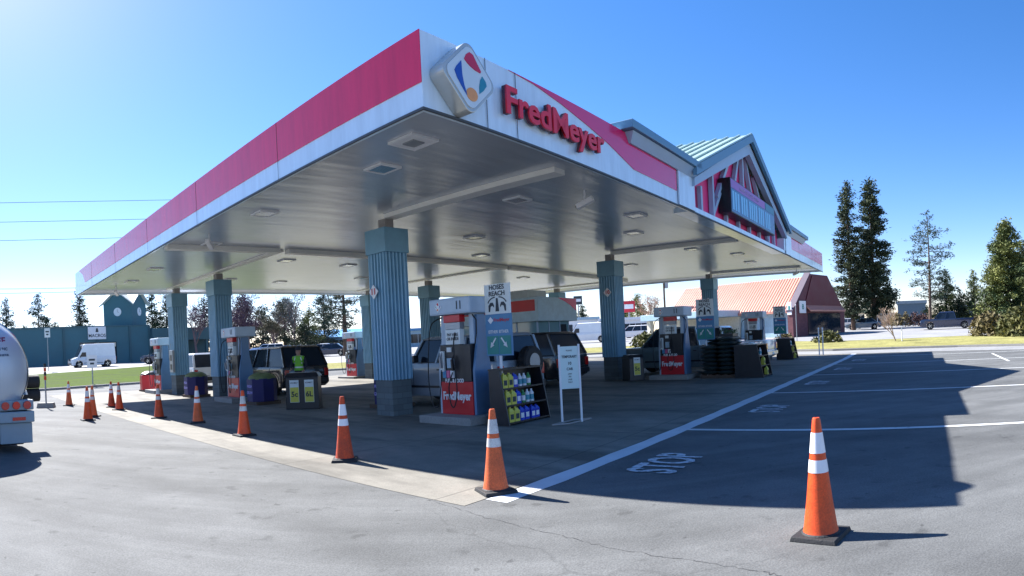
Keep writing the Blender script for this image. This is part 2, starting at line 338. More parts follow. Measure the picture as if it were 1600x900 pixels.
# ------------------------------------------------------------------ mesh builder
class MB:
    def __init__(s): s.v = []; s.f = []; s.m = []
    def add(s, vs, fs, m=0):
        o = len(s.v); s.v += [tuple(v) for v in vs]
        s.f += [[o+i for i in f] for f in fs]; s.m += [m]*len(fs); return s
    def box(s, x0, x1, y0, y1, z0, z1, m=0):
        v = [(x0,y0,z0),(x1,y0,z0),(x1,y1,z0),(x0,y1,z0),(x0,y0,z1),(x1,y0,z1),(x1,y1,z1),(x0,y1,z1)]
        return s.add(v, [(0,3,2,1),(4,5,6,7),(0,1,5,4),(1,2,6,5),(2,3,7,6),(3,0,4,7)], m)
    def frus(s, a, b, z0, z1, m=0):
        # a,b = (x0,x1,y0,y1) rectangles at z0,z1
        v = [(a[0],a[2],z0),(a[1],a[2],z0),(a[1],a[3],z0),(a[0],a[3],z0),(b[0],b[2],z1),(b[1],b[2],z1),(b[1],b[3],z1),(b[0],b[3],z1)]
        return s.add(v, [(0,3,2,1),(4,5,6,7),(0,1,5,4),(1,2,6,5),(2,3,7,6),(3,0,4,7)], m)
    def bar(s, p, q, w, h, m=0, upv=(0,0,1)):
        p = Vector(p); q = Vector(q); d = (q-p).normalized(); u = Vector(upv)
        if abs(d.dot(u)) > .95: u = Vector((1,0,0))
        x = d.cross(u).normalized()*w/2; y = x.cross(d).normalized()*h/2
        v = [p-x-y,p+x-y,p+x+y,p-x+y,q-x-y,q+x-y,q+x+y,q-x+y]
        return s.add(v, [(0,1,2,3),(7,6,5,4),(0,4,5,1),(1,5,6,2),(2,6,7,3),(3,7,4,0)], m)
    def tube(s, pts, r, n=8, m=0, cap=True):
        pts = [Vector(p) for p in pts]; rs = r if isinstance(r, (list, tuple)) else [r]*len(pts)
        o = len(s.v); prev = None
        for i, p in enumerate(pts):
            d = (pts[min(i+1,len(pts)-1)]-pts[max(i-1,0)]).normalized()
            if prev is None:
                a = Vector((0,0,1)) if abs(d.z) < .9 else Vector((1,0,0)); x = d.cross(a).normalized()
            else: x = (prev-d*prev.dot(d)).normalized()
            prev = x; y = d.cross(x)
            for k in range(n):
                t = 2*PI*k/n; s.v.append(tuple(p+(x*math.cos(t)+y*math.sin(t))*rs[i]))
        for i in range(len(pts)-1):
            for k in range(n):
                a = o+i*n+k; b = o+i*n+(k+1)%n
                s.f.append([a,b,b+n,a+n]); s.m.append(m)
        if cap:
            s.f.append([o+k for k in range(n)][::-1]); s.m.append(m)
            s.f.append([o+(len(pts)-1)*n+k for k in range(n)]); s.m.append(m)
        return s
    def lathe(s, prof, c=(0,0,0), n=20, m=0, sx=1, sy=1, axis='z', cap=True):
        o = len(s.v)
        for r, z in prof:
            for k in range(n):
                t = 2*PI*k/n
                if axis == 'z': p = (c[0]+r*math.cos(t)*sx, c[1]+r*math.sin(t)*sy, c[2]+z)
                elif axis == 'y': p = (c[0]+r*math.cos(t)*sx, c[1]+z, c[2]+r*math.sin(t)*sy)
                else: p = (c[0]+z, c[1]+r*math.cos(t)*sx, c[2]+r*math.sin(t)*sy)
                s.v.append(p)
        for i in range(len(prof)-1):
            for k in range(n):
                a = o+i*n+k; b = o+i*n+(k+1)%n
                s.f.append([a,b,b+n,a+n]); s.m.append(m)
        if cap:
            s.f.append([o+k for k in range(n)][::-1]); s.m.append(m)
            s.f.append([o+(len(prof)-1)*n+k for k in range(n)]); s.m.append(m)
        return s
    def prism(s, poly, a, b, axis='y', m=0):
        # poly of 2D points; extruded from a to b along axis
        def P(p, t):
            if axis == 'y': return (p[0], t, p[1])
            if axis == 'x': return (t, p[0], p[1])
            return (p[0], p[1], t)
        n = len(poly); vs = [P(p,a) for p in poly]+[P(p,b) for p in poly]
        fs = [list(range(n))[::-1], [n+i for i in range(n)]]+[[i,(i+1)%n,n+(i+1)%n,n+i] for i in range(n)]
        return s.add(vs, fs, m)
    def build_each(s, name, mats, parent=None, **kw):
        # every separate piece becomes an object of its own
        par = list(range(len(s.v)))
        def fd(a):
            while par[a] != a: par[a] = par[par[a]]; a = par[a]
            return a
        for f in s.f:
            for k in f[1:]: par[fd(k)] = fd(f[0])
        groups = {}
        for f, m in zip(s.f, s.m): groups.setdefault(fd(f[0]), []).append((f, m))
        out = []
        for fs in groups.values():
            q = MB(); ids = {}
            for f, m in fs:
                for k in f:
                    if k not in ids: ids[k] = len(q.v); q.v.append(s.v[k])
                q.f.append([ids[k] for k in f]); q.m.append(m)
            out.append(q.build(name, mats, parent, **kw))
        return out
    def build(s, name, mats, parent=None, loc=(0,0,0), rz=0.0, bevel=0.0, smooth=False, fix=True):
        me = bpy.data.meshes.new(name); me.from_pydata(s.v, [], s.f)
        if not isinstance(mats, (list, tuple)): mats = [mats]
        for m in mats: me.materials.append(m)
        me.polygons.foreach_set('material_index', s.m)
        if fix or bevel:
            bm = bmesh.new(); bm.from_mesh(me)
            if fix: bmesh.ops.recalc_face_normals(bm, faces=bm.faces)
            if bevel:
                es = [e for e in bm.edges if len(e.link_faces) == 2 and e.calc_face_angle(0) > R(30)]
                bmesh.ops.bevel(bm, geom=es, offset=bevel, segments=2, affect='EDGES', profile=0.6, clamp_overlap=True)
            bm.to_mesh(me); bm.free()
        if smooth: smooth_angle(me)
        ob = bpy.data.objects.new(name, me); COL.objects.link(ob)
        ob.location = loc; ob.rotation_euler = (0,0,rz)
        if parent: ob.parent = parent
        return ob

def smooth_angle(me, ang=35):
    me.polygons.foreach_set('use_smooth', [True]*len(me.polygons))
    bm = bmesh.new(); bm.from_mesh(me)
    for e in bm.edges:
        e.smooth = not (len(e.link_faces) != 2 or e.calc_face_angle(0) > R(ang))
    bm.to_mesh(me); bm.free()

def tag(o, label=None, cat=None, group=None, kind=None):
    if label: o['label'] = label
    if cat: o['category'] = cat
    if group: o['group'] = group
    if kind: o['kind'] = kind
    return o
def thing(name, label, cat, loc=(0,0,0), rz=0.0, group=None):
    o = bpy.data.objects.new(name, None); COL.objects.link(o); o.empty_display_size = 0.1
    o.location = loc; o.rotation_euler = (0,0,rz)
    return tag(o, label, cat, group)
KIDS = {}
def dup(root, label, loc, rz=None, scale=None, group=None):
    def cp(o, par):
        c = o.copy(); COL.objects.link(c)
        if par: c.parent = par
        for ch in list(o.children): cp(ch, c)
        return c
    r = cp(root, None)
    r.location = loc; tag(r, label)
    if rz is not None: r.rotation_euler = (0,0,rz)
    if scale is not None: r.scale = (scale,)*3 if not isinstance(scale, tuple) else scale
    if group: r['group'] = group
    return r

def text(s, size, mat, parent, loc, rot, depth=0.004, bold=0.0, name='lettering', sx=1.0, align='CENTER', shear=0.0):
    cu = bpy.data.curves.new('lettering', 'FONT'); cu.body = s; cu.size = size; cu.extrude = depth/2; cu.offset = bold
    cu.align_x = align; cu.align_y = 'CENTER'; cu.resolution_u = 3; cu.space_line = 0.95; cu.shear = shear
    tmp = bpy.data.objects.new('tmp', cu); COL.objects.link(tmp)
    dg = bpy.context.evaluated_depsgraph_get(); dg.update()
    me = bpy.data.meshes.new_from_object(tmp.evaluated_get(dg))
    bpy.data.objects.remove(tmp); me.materials.clear(); me.materials.append(mat)
    ob = bpy.data.objects.new(name, me); COL.objects.link(ob); ob.parent = parent
    ob.location = loc; ob.rotation_euler = rot; ob.scale = (sx, 1, 1)
    return ob
FRONT_V = (R(90), 0, 0)           # text read from the -y side
FRONT_U = (R(90), 0, R(-90))      # text read from the -x side

# ------------------------------------------------------------------ site frame
NX, NY = -0.9596, 7.6692
PHI = math.atan2(0.7821, 0.6231)     # local x = along the sign side (u), local y = along the long red side (v)
cu_, su_ = math.cos(PHI), math.sin(PHI)
def UV(u, v, z=0.0): return (NX+u*cu_-v*su_, NY+u*su_+v*cu_, z)
def G(d):
    xs = [0, 30, 38, 65, 90, 120]; ys = [0, 0, .12, .8, 1.25, 1.5]
    if d >= 120: return 1.5
    for i in range(5):
        if d <= xs[i+1]: return ys[i]+(ys[i+1]-ys[i])*(d-xs[i])/(xs[i+1]-xs[i])
def at(px, d, dz=0.0):
    a = (px-800)/FPX
    return (math.sin(a)*d, math.cos(a)*d, G(d)+dz)
def face_cam(p): return math.atan2(-p[0], p[1])   # rz that turns local -y towards the camera's side

# ------------------------------------------------------------------ ground
def polar_sheet(name, rings, mat, dz=0.0, nseg=256):
    mb = MB(); mb.v.append((0,0,G(0)+dz))
    for r in rings:
        for k in range(nseg):
            a = 2*PI*k/nseg; mb.v.append((r*math.cos(a), r*math.sin(a), G(r)+dz))
    for k in range(nseg): mb.f.append([0,1+k,1+(k+1)%nseg]); mb.m.append(0)
    for i in range(len(rings)-1):
        for k in range(nseg):
            a = 1+i*nseg+k; b = 1+i*nseg+(k+1)%nseg
            mb.f.append([a,a+nseg,b+nseg,b]); mb.m.append(0)
    return tag(mb.build(name, mat, fix=False), kind='structure')
rings = [5,15,30]+[30+2*i for i in range(1,46)]+[150,250,500,1200,3000]
polar_sheet('ground', rings, land_m)

def strip(name, A, B, mat, dz, nt_=60, ns=6, kind='structure', skirt=0.0):
    """surface between polylines A and B draped on the terrain, dz above it"""
    def lerp(P, t):
        x = t*(len(P)-1); i = min(int(x), len(P)-2); f = x-i
        return Vector(P[i][:2])*(1-f)+Vector(P[i+1][:2])*f
    mb = MB()
    for i in range(nt_+1):
        a = lerp(A, i/nt_); b = lerp(B, i/nt_)
        for j in range(ns+1):
            p = a.lerp(b, j/ns); mb.v.append((p.x, p.y, G(p.length)+dz))
    for i in range(nt_):
        for j in range(ns):
            q = i*(ns+1)+j; mb.f.append([q,q+1,q+ns+2,q+ns+1]); mb.m.append(0)
    if skirt:
        n0 = len(mb.v)
        for j in (0, ns):
            o = len(mb.v)
            for i in range(nt_+1):
                x,y,z = mb.v[i*(ns+1)+j]; mb.v.append((x,y,z-skirt))
            for i in range(nt_):
                mb.f.append([i*(ns+1)+j,(i+1)*(ns+1)+j,o+i+1,o+i]); mb.m.append(0)
    ob = mb.build(name, mat, fix=True)
    return tag(ob, kind=kind)

# forecourt asphalt: everything near the camera out to the curbs
def flat(name, poly, z, mat, kind='structure', origin=None):
    mb = MB()
    n = len(poly); mb.v = [(p[0],p[1],z) for p in poly]; mb.f = [list(range(n))]; mb.m = [0]
    return tag(mb.build(name, mat, fix=False), kind=kind)
L0 = [at(x, d) for x, d in ((-700,60),(-300,44),(50,34.2),(140,36),(230,37.7),(330,39.5),(500,42),(700,44),(900,44),(1040,43.5),(1180,41),(1300,38.5),(1500,37),(1900,36),(2300,40))]
near = [(-60,-25),(-30,-25),(-15,-25),(-8,-25),(0,-25),(2,-25),(5,-25),(8,-25),(12,-25),(16,-25),(20,-25),(25,-25),(30,-25),(45,-25),(70,-25)]
strip('asphalt', L0, near, ASPH, 0.02, 160, 60)
Z0 = 0.02
# station concrete pad in local coordinates (joints follow it)
mb = MB(); n_u, n_v = 18, 14
def gz(u, v, dz):
    X = UV(u, v); return G(math.hypot(X[0], X[1]))+dz
pu = [-1.0+i*(31.5)/n_u for i in range(n_u+1)]; pv = [-1.32+j*(26.0)/n_v for j in range(n_v+1)]
for u in pu:
    for v in pv: mb.v.append((u, v, gz(u, v, 0.024)))
for i in range(n_u):
    for j in range(n_v):
        q = i*(n_v+1)+j; mb.f.append([q,q+n_v+1,q+n_v+2,q+1]); mb.m.append(0)
tag(mb.build('concrete_pavement', CONC, loc=(NX,NY,0), rz=PHI, fix=False), kind='structure')
ZC = 0.024
# painted markings
def mark(name, u0, u1, v0, v1, mat, z=0.024, nu=1):
    mb = MB()
    for i in range(nu+1):
        u = u0+(u1-u0)*i/nu
        w = 0.012*math.sin(i*2.1)
        mb.v += [(u, v0+w, gz(u, v0, z)), (u, v1-w, gz(u, v1, z))]
    for i in range(nu): mb.f.append([2*i,2*i+2,2*i+3,2*i+1]); mb.m.append(0)
    return tag(mb.build(name, mat, loc=(NX,NY,0), rz=PHI, fix=False), kind='structure')
mark('edge_line_marking', -0.7, 30.2, -1.62, -1.34, EDGE, nu=60)
for u in (4.0, 9.5, 14.85, 20.2, 25.4):
    mb = MB(); nn = 12
    for i in range(nn+1):
        v = -1.62-13*i/nn; mb.v += [(u-0.075, v, gz(u,v,.026)), (u+0.075, v, gz(u,v,.026))]
    for i in range(nn): mb.f.append([2*i,2*i+2,2*i+3,2*i+1]); mb.m.append(0)
    tag(mb.build('lane_line_marking', PAINT, loc=(NX,NY,0), rz=PHI, fix=False), kind='structure')
for i, u in enumerate((1.52, 6.55, 12.0, 17.4, 22.8)):
    o = text('STOP', 0.60, PAINT_W, None, UV(u, -2.38, 0.030), (0, 0, PHI), depth=0.001, bold=0.014, name='stop_marking', sx=0.62)
    o.scale = (0.78, 1.45, 1); tag(o, kind='structure')
# curbs, lawns, street on the far side of the lot
def offs(P, d):  # push a list of world points radially outwards
    out = []
    for p in P:
        r = math.hypot(p[0], p[1]); k = (r+d)/r; out.append((p[0]*k, p[1]*k))
    return out
LA = [at(x, d) for x, d in ((-700,60),(-300,44),(50,34.2),(140,36),(230,37.7),(330,39.5),(420,41))]
strip('curb', LA, offs(LA, .3), concp, 0.15, 90, 1, skirt=0.2)
LB = [at(x, d) for x, d in ((-700,95),(-300,70),(50,54),(140,58),(230,63),(330,68),(420,72))]
strip('lawn', offs(LA, .3), LB, grass_m, 0.16, 90, 24, kind='structure')
strip('sidewalk', LB, offs(LB, 2.0), concp, 0.17, 90, 3)
LC = offs(LB, 2.0); strip('street', LC, offs(LC, 60), road_m, 0.06, 90, 60)
# right hand side: drive, curb, dry lawn, bank car park
RA = [at(x, d) for x, d in ((880,46),(1000,46),(1100,43.5),(1230,38.6),(1300,37.2),(1400,36.6),(1500,36),(1900,35),(2300,38))]
strip('drive', [p for p in offs(RA, -3.2)], RA, road_m, 0.035, 90, 6)
strip('curb', RA, offs(RA, .3), concp, 0.15, 90, 1, skirt=0.2)
RB = [at(x, d) for x, d in ((880,56),(1000,55),(1100,53),(1230,50),(1300,47),(1400,46.5),(1500,47.5),(1900,52),(2300,58))]
strip('lawn', offs(RA, .3), RB, grass_y, 0.16, 90, 14)
strip('curb', RB, offs(RB, .25), concp, 0.17, 90, 1, skirt=0.2)
RC = offs(RB, .25); strip('parking_lot', RC, offs(RC, 62), lot_m, 0.06, 90, 60)
MA = [at(x, d) for x, d in ((415,41),(500,42),(700,44),(900,44))]
strip('curb', MA, offs(MA, .3), concp, 0.14, 60, 1, skirt=0.2)
strip('lawn', offs(MA, .3), offs(MA, 9), grass_y, 0.15, 60, 10)
strip('parking_lot', offs(MA, 9), offs(MA, 70), lot_m, 0.05, 60, 50)
for x in (1575,): # parking stripes painted on the drive side
    a = at(x, 24); b = at(x-26, 30)
    mb = MB(); mb.bar((a[0],a[1],0.022),(b[0],b[1],0.022), .1, .006)
    tag(mb.build('lane_line_marking', PAINT), kind='structure')
# long irregular crack sealed in the asphalt in front
mb = MB(); cpx = [(-0.94,6.35),(-0.32,5.64),(0.24,5.07),(0.69,4.58),(1.16,4.15),(1.53,3.75),(1.68,3.49)]
pts = []
rc = random.Random(3)
for i in range(len(cpx)-1):
    for k in range(12):
        t = k/12; pts.append((cpx[i][0]*(1-t)+cpx[i+1][0]*t+rc.uniform(-.02,.02), cpx[i][1]*(1-t)+cpx[i+1][1]*t+rc.uniform(-.02,.02)))
for i in range(len(pts)-1):
    p, q = Vector(pts[i]), Vector(pts[i+1]); n = Vector((-(q-p).y, (q-p).x)).normalized()*rc.uniform(.001,.0035)
    mb.add([(p.x-n.x,p.y-n.y,.0235),(p.x+n.x,p.y+n.y,.0235),(q.x+n.x,q.y+n.y,.0235),(q.x-n.x,q.y-n.y,.0235)], [(0,1,2,3)])
tag(mb.build('asphalt_crack', pm('dark_crack', (0.06,0.06,0.06), 0.95), fix=False), kind='structure')  # flat dark slivers drawn along the line of the crack

# ------------------------------------------------------------------ canopy
LU, LV = 27.75, 21.68
HB, HT, HC = 4.61, 5.59, 4.77
can = thing('station_canopy', 'large fuel station canopy with red banded fascia, raised gable and ribbed teal columns', 'canopy', (NX,NY,0), PHI)
T = 0.12
# fascia panels
MB().box(0, 8.78, 0, T, HB, HT).build('fascia', white_panel, can)
MB().box(18.92, LU, 0, T, HB, HT).build('fascia', white_panel, can)
MB().box(0, T, T, LV, HB, HT).build('fascia', white_panel, can)
MB().box(T, LU, LV-T, LV, HB, HT).build('fascia', white_panel, can)
MB().box(LU-T, LU, T, LV-T, HB, HT).build('fascia', white_panel, can)
mb = MB(); mb.prism([(0,4.925),(0,5.592),(20.8,5.592),(20.0,5.3),(19.6,4.93)], -0.012, -0.002, 'x')
mb.build('red_band', red_panel, can)
sw = [(1.75,5.587),(2.4,5.56),(3.13,5.47),(3.96,5.33),(4.68,5.19),(5.42,5.0),(5.69,4.93),(7.86,4.92),(7.86,5.587)]
MB().prism(sw, -0.014, -0.002, 'y').build('red_swoosh', pink_panel, can)
MB().prism([(19.9,4.93),(19.9,5.587),(27.65,5.587),(27.65,4.93)], -0.014, -0.002, 'y').build('red_band', pink_panel, can)
mb = MB()
for v in (3.6, 7.3, 11.0, 14.6, 18.3): mb.box(-0.016, -0.0125, v, v+.006, HB, HT)
for u in (1.22, 1.9, 21.5, 24.6): mb.box(u, u+.012, -0.0175, -0.0145, HB, HT)
mb.box(-0.02, 0.01, -0.02, LV, HB-0.035, HB-0.002); mb.box(0.012, LU, -0.02, 0.01, HB-0.035, HB-0.002)
mb.build_each('panel_seam', seam, can)
# soffit: sloped border then flat glossy ceiling
mb = MB(); e = 0.35
o1 = [(T,T,HB+.06),(LU-T,T,HB+.06),(LU-T,LV-T,HB+.06),(T,LV-T,HB+.06)]; o2 = [(e,e,HC),(LU-e,e,HC),(LU-e,LV-e,HC),(e,LV-e,HC)]
mb.add(o1+o2, [(0,1,5,4),(1,2,6,5),(2,3,7,6),(3,0,4,7)]); mb.build('soffit_border', CEIL, can)
mb = MB(); mb.box(e, LU-e, e, LV-e, HC, HC+.1); mb.build('ceiling', CEIL, can)
MB().box(T, LU-T, .6, LV-T, 5.3, 5.45).build('roof_deck', grey, can)
UC = (4.14, 14.8, 25.45); VC = (5.72, 15.4, 19.92)
for u in UC:
    MB().box(u-.17, u+.17, .75, VC[0]-.135, HC-.10, HC-.002).build('beam', beam_m, can)
    MB().box(u-.13, u+.13, 10.75, LV-.75, HC-.05, HC-.002).build('beam', beam_m, can)
for v in (10.6,):
    for a, b in ((e+.05, UC[0]-.152), (UC[0]+.152, UC[1]-.152), (UC[1]+.152, UC[2]-.152)):
        MB().box(a, b, v-.13, v+.13, HC-.13, HC-.002).build('beam', beam_m, can)
# columns
def column(parent, u, v):
    root = MB()
    # ribbed shaft as one closed ring profile
    h = .33; pts = []
    nr = 6; p = 2*h/nr
    side = []
    for i in range(nr):
        x = -h+i*p
        side += [(x, 0), (x+p*.28, 0), (x+p*.40, -.045), (x+p*.78, -.045), (x+p*.92, 0)]
    ring = []
    for k in range(4):
        c, s_ = math.cos(k*PI/2), math.sin(k*PI/2)
        for (a, dd) in side:
            X, Y = a, (-h if dd == 0 else -h+.06)
            ring.append((X*c-Y*s_, X*s_+Y*c))
    root.prism(ring, .86, 3.86, 'z')
    ob = root.build('column', teal_metal, parent, (u, v, 0))
    MB().box(-.30,.30,-.30,.30, 0, .862).build('base', BLOCK, ob)
    MB().box(-.37,.37,-.37,.37, 3.85, 4.42).build('cap', teal_cap, ob, bevel=.008)
    MB().box(-.13,.13,-.13,.13, 4.42, HC-.092).build('post', post_m, ob)
    return ob
c0 = column(can, UC[0], VC[0])
def cpkids(o, par, loc):
    c = o.copy(); COL.objects.link(c); c.parent = par; c.location = loc
    for ch in o.children:
        d = ch.copy(); COL.objects.link(d); d.parent = c
    return c
for u in UC:
    for v in VC:
        if (u, v) != (UC[0], VC[0]): cpkids(c0, can, (u, v, 0))
# ceiling lights
def light_fix(u, v, big=False):
    r = .28 if big else .24
    mb = MB()
    mb.box(-r,r,-r,-r+.05,-.035,0); mb.box(-r,r,r-.05,r,-.035,0); mb.box(-r,-r+.05,-r+.05,r-.05,-.035,0); mb.box(r-.05,r,-r+.05,r-.05,-.035,0)
    ob = mb.build('ceiling_light', white, can, (u, v, HC-.002))
    mb = MB(); mb.frus((-r+.052,r-.052,-r+.052,r-.052), (-r+.12,r-.12,-r+.12,r-.12), -.03, -.004)
    mb.build('lens', white if big else chrome, ob)
    if big:
        MB().box(-.12,.12,-.12,.12,-.05,-.031).build('grille', grey, ob)
    return ob
light_fix(.78+.3, 1.36, True)
l0 = light_fix(1.57, 2.7)
for (u, v) in ((1.3,6.5),(5.5,2.8),(9.1,1.7),(11.5,3.0),(5.4,12.5),(16.3,3.0),(18.8,2.0),(22,2.4),(1.6,10.2),(1.5,14.9),(1.6,18.2),(8.3,6.6),(8.3,12.9),(8.3,18),(11.3,9),(11.3,16),(19,7),(19,13),(22,10),(22,17),(5.6,17.5),(26.4,2.2)):
    c = l0.copy(); COL.objects.link(c); c.location = (u, v, HC-.002)
    for ch in l0.children:
        d = ch.copy(); COL.objects.link(d); d.parent = c
# logo sign box
lg = MB(); ring = []
def rdiamond(r, rad, n=8):
    pts = []
    s = r/math.sqrt(2)+.0
    for k in range(4):
        a0 = PI/2*k
        cx = (s-rad)*math.sqrt(2)*math.cos(a0); cz = (s-rad)*math.sqrt(2)*math.sin(a0)
        for i in range(n+1):
            t = a0-PI/4+PI/2*i/n; pts.append((cx+rad*math.cos(t), cz+rad*math.sin(t)))
    return pts
LGC = (0.62, 5.06)
pts = [(LGC[0]+x, LGC[1]+z*.92) for x, z in rdiamond(.545, .14)]
sb = MB().prism(pts, -.25, -.003, 'y').build('logo_sign', pm('logo_casing', (.5,.52,.5), .25, .3, .06, 3), can, bevel=.012)
pts = [(LGC[0]+x, LGC[1]+z*.92) for x, z in rdiamond(.475, .12)]
MB().prism(pts, -.262, -.251, 'y').build('logo_face', pm('logo_pale_face', (.62,.72,.78), .4, 0, .03, 3), sb)
def shape(poly, mat, nm):
    MB().prism([(LGC[0]+x*.83, LGC[1]+z*.78) for x, z in poly], -.270, -.2625, 'y').build(nm, mat, sb)
shape([(-.13,.27),(-.08,.36),(0,.42),(.08,.40),(.17,.28),(.26,.17),(.24,.14),(.13,.15),(.02,.18),(-.06,.22)], pm('logo_crimson', (.6,.02,.08), .4), 'logo_shape')
shape([(-.20,.22),(-.31,.10),(-.36,.02),(-.30,-.10),(-.18,-.24),(-.10,-.32),(-.16,-.15),(-.19,0)], pm('logo_blue', (.01,.08,.42), .4), 'logo_shape')
shape([(.28,.10),(.36,.03),(.38,-.04),(.30,-.14),(.20,-.22),(.20,-.10),(.23,.02)], pm('logo_teal', (.02,.25,.36), .4), 'logo_shape')
shape([(.02+.13*math.cos(t), -.28+.11*math.sin(t)) for t in [2*PI*i/20 for i in range(20)]], pm('logo_orange', (.85,.35,.12), .4), 'logo_shape')
# raised letters
def letters(s, x0, z0, size, kern):
    pass
tx = text('FredMeyer', .55, pm('red_channel_letter', (.80,.02,.05), .35, 0, .05, 3), can, (2.90, -.115, 5.055), FRONT_V, depth=.03, bold=.012, name='channel_letters')
tx2 = text('FredMeyer', .55, pm('dark_letter_return', (.10,.03,.05), .5), can, (2.90, -.07, 5.055), FRONT_V, depth=.056, bold=.0115, name='letter_returns')
for t_ in (tx, tx2):
    w = t_.dimensions.x; bpy.context.view_layer.update(); w = t_.dimensions.x
    t_.scale = (2.78/max(w, .1), 1, 1)
# cornice wings either side of the gable
for side in (-1, 1):
    def X(a, b):
        c = LU/2
        return (c-side*b, c-side*a) if side > 0 else (c+a, c+b)
    def mir(a, b):
        return (13.85-b, 13.85-a) if side < 0 else (13.85+a, 13.85+b)
    a, b = mir(4.95, 8.65)
    MB().box(a, b, -.27, 1.6, 5.60, 5.76).build('cornice', trim_m, can, bevel=.01)
    MB().frus((*mir(4.95, 8.35), -.06, -.016) if True else 0, (*mir(4.95, 8.5), -.20, -.016), 5.40, 5.59).build('cornice', trim_l, can)
    a, b = mir(4.95, 5.95)
    MB().box(a, b, -.05, -.016, HB+.002, 5.41).build('pilaster', white_panel, can)
# gable
CX = 13.75; HW = 4.95; GE = 5.50; PK = 7.66
sl_ = (PK-GE)/HW
mb = MB(); mb.prism([(CX-HW+.1, HB+.1),(CX+HW-.1, HB+.1),(CX+HW-.1, GE-.05),(CX, PK-.15),(CX-HW+.1, GE-.05)], .26, .36, 'y')
mb.build('gable_wall', pink_matte, can)
# sill under recess
MB().box(CX-HW, CX+HW, -.02, .5, HB+.002, HB+.12).build('gable_sill', white_panel, can)
# truss bars
mb = MB(); yb = .17
def stick(p, q, w=.13): mb.bar((p[0],yb,p[1]), (q[0],yb,q[1]), .12, w, upv=(0,1,0))
stick((CX-3.0, HB+.2),(CX-3.0, 6.35)); stick((CX+3.0, HB+.2),(CX+3.0, 6.35))
for x0, x1 in ((-2.6,-1.3),(-1.3,-.25),(2.6,1.3),(1.3,.25)): stick((CX+x0, 5.4),(CX+x1, 7.2+(.25 if abs(x1)<.5 else -.35)), .12)
stick((CX, 5.4),(CX, 7.6), .12)
for x in (-1.8,-.6,.6,1.8,-3.9,3.9): stick((CX+x, HB+.2),(CX+x, 5.45), .1)
stick((CX-3.0,4.85),(CX-2.3,5.6),.1); stick((CX+3.0,4.85),(CX+2.3,5.6),.1)
mb.build_each('truss_bar', trim_l, can)
# barge boards (upper dark, lower pale)
for s in (-1, 1):
    def P(x, z): return (CX+s*x, z)
    MB().prism([P(HW+.25, GE+.02-.12), P(HW+.25, GE+.26-.12), P(0, PK+.20), P(0, PK-.04)], -.27, -.17, 'y').build('barge_board', trim_m, can)
    MB().prism([P(HW+.05, GE-.30), P(HW+.05, GE-.02-.08), P(0, PK-.06), P(0, PK-.42)], -.12, .06, 'y').build('barge_board', trim_l, can)
    # roof plane with standing seams running down the slope
    mb = MB()
    def Q(x, y, dz): return (CX+s*x, y, PK+.20-(PK+.20-(GE+.14))*x/(HW+.25)+dz)
    mb.add([Q(0,-.26,0),Q(HW+.25,-.26,0),Q(HW+.25,5.0,0),Q(0,5.0,0),Q(0,-.26,-.05),Q(HW+.25,-.26,-.05),Q(HW+.25,5.0,-.05),Q(0,5.0,-.05)], [(0,1,2,3),(7,6,5,4),(0,4,5,1),(1,5,6,2),(2,6,7,3),(3,7,4,0)])
    for k in range(14):
        y = -.24+k*.4
        mb.add([Q(0.02,y,.005),Q(HW+.24,y,.005),Q(HW+.24,y+.035,.005),Q(0.02,y+.035,.005),Q(0.02,y,.055),Q(HW+.24,y,.055),Q(HW+.24,y+.035,.055),Q(0.02,y+.035,.055)], [(4,5,6,7),(0,1,5,4),(1,2,6,5),(2,3,7,6),(3,0,4,7)])
    mb.build('gable_roof', roof_m, can)
mb = MB(); mb.prism([(CX-HW, HT+.03),(CX+HW, HT+.03),(CX+.05, PK+.1),(CX-.05, PK+.1)], 4.7, 4.85, 'y'); mb.build('gable_back', grey, can)
for s in (-1, 1): MB().box(CX+s*(HW-.05)-.1, CX+s*(HW-.05)+.1, -.03, .42, HB+.122, GE-.3).build('pilaster', white_panel, can)
# price / pharmacy sign
sx0, sx1 = 11.5, 16.6
sg = MB().box(sx0, sx1, -.15, .22, 5.02, 6.02).build('gable_sign', dark, can, bevel=.01)
MB().box(sx0+.03, sx0+3.8, -.158, -.1505, 5.74, 5.99).build('header_strip', pm('violet_sign_strip', (.36,.12,.45), .4, 0, .1, 3), sg)
MB().box(sx0+3.85, sx1-.03, -.158, -.1505, 5.74, 5.99).build('header_strip', pm('sign_teal_strip', (.04,.22,.32), .4, 0, .1, 3), sg)
MB().box(sx0+.03, sx1-.03, -.158, -.1505, 5.05, 5.73).build('sign_face', pm('sign_blue_face', (.05,.16,.34), .3, 0, .1, 3), sg)
stripem = pm('sign_light_stripes', (.22,.58,.85), .4, 0, .06, 3)
mb = MB(); x = sx0+.12; k = 0
for grp in range(5):
    for j in range(3 if grp != 2 else 4):
        w = .17
        mb.box(x, x+w, -.166, -.1585, 5.12, 5.66); x += w+.07
        k += 1
    x += .13
mb.build_each('numeral_stripe', stripem, sg)
text('MEMBERS   GAS AND FUEL SAVINGS', .13, pm('lilac_print', (.5,.35,.6), .5), sg, (sx0+1.95, -.162, 5.86), FRONT_V, depth=.004, bold=.002)

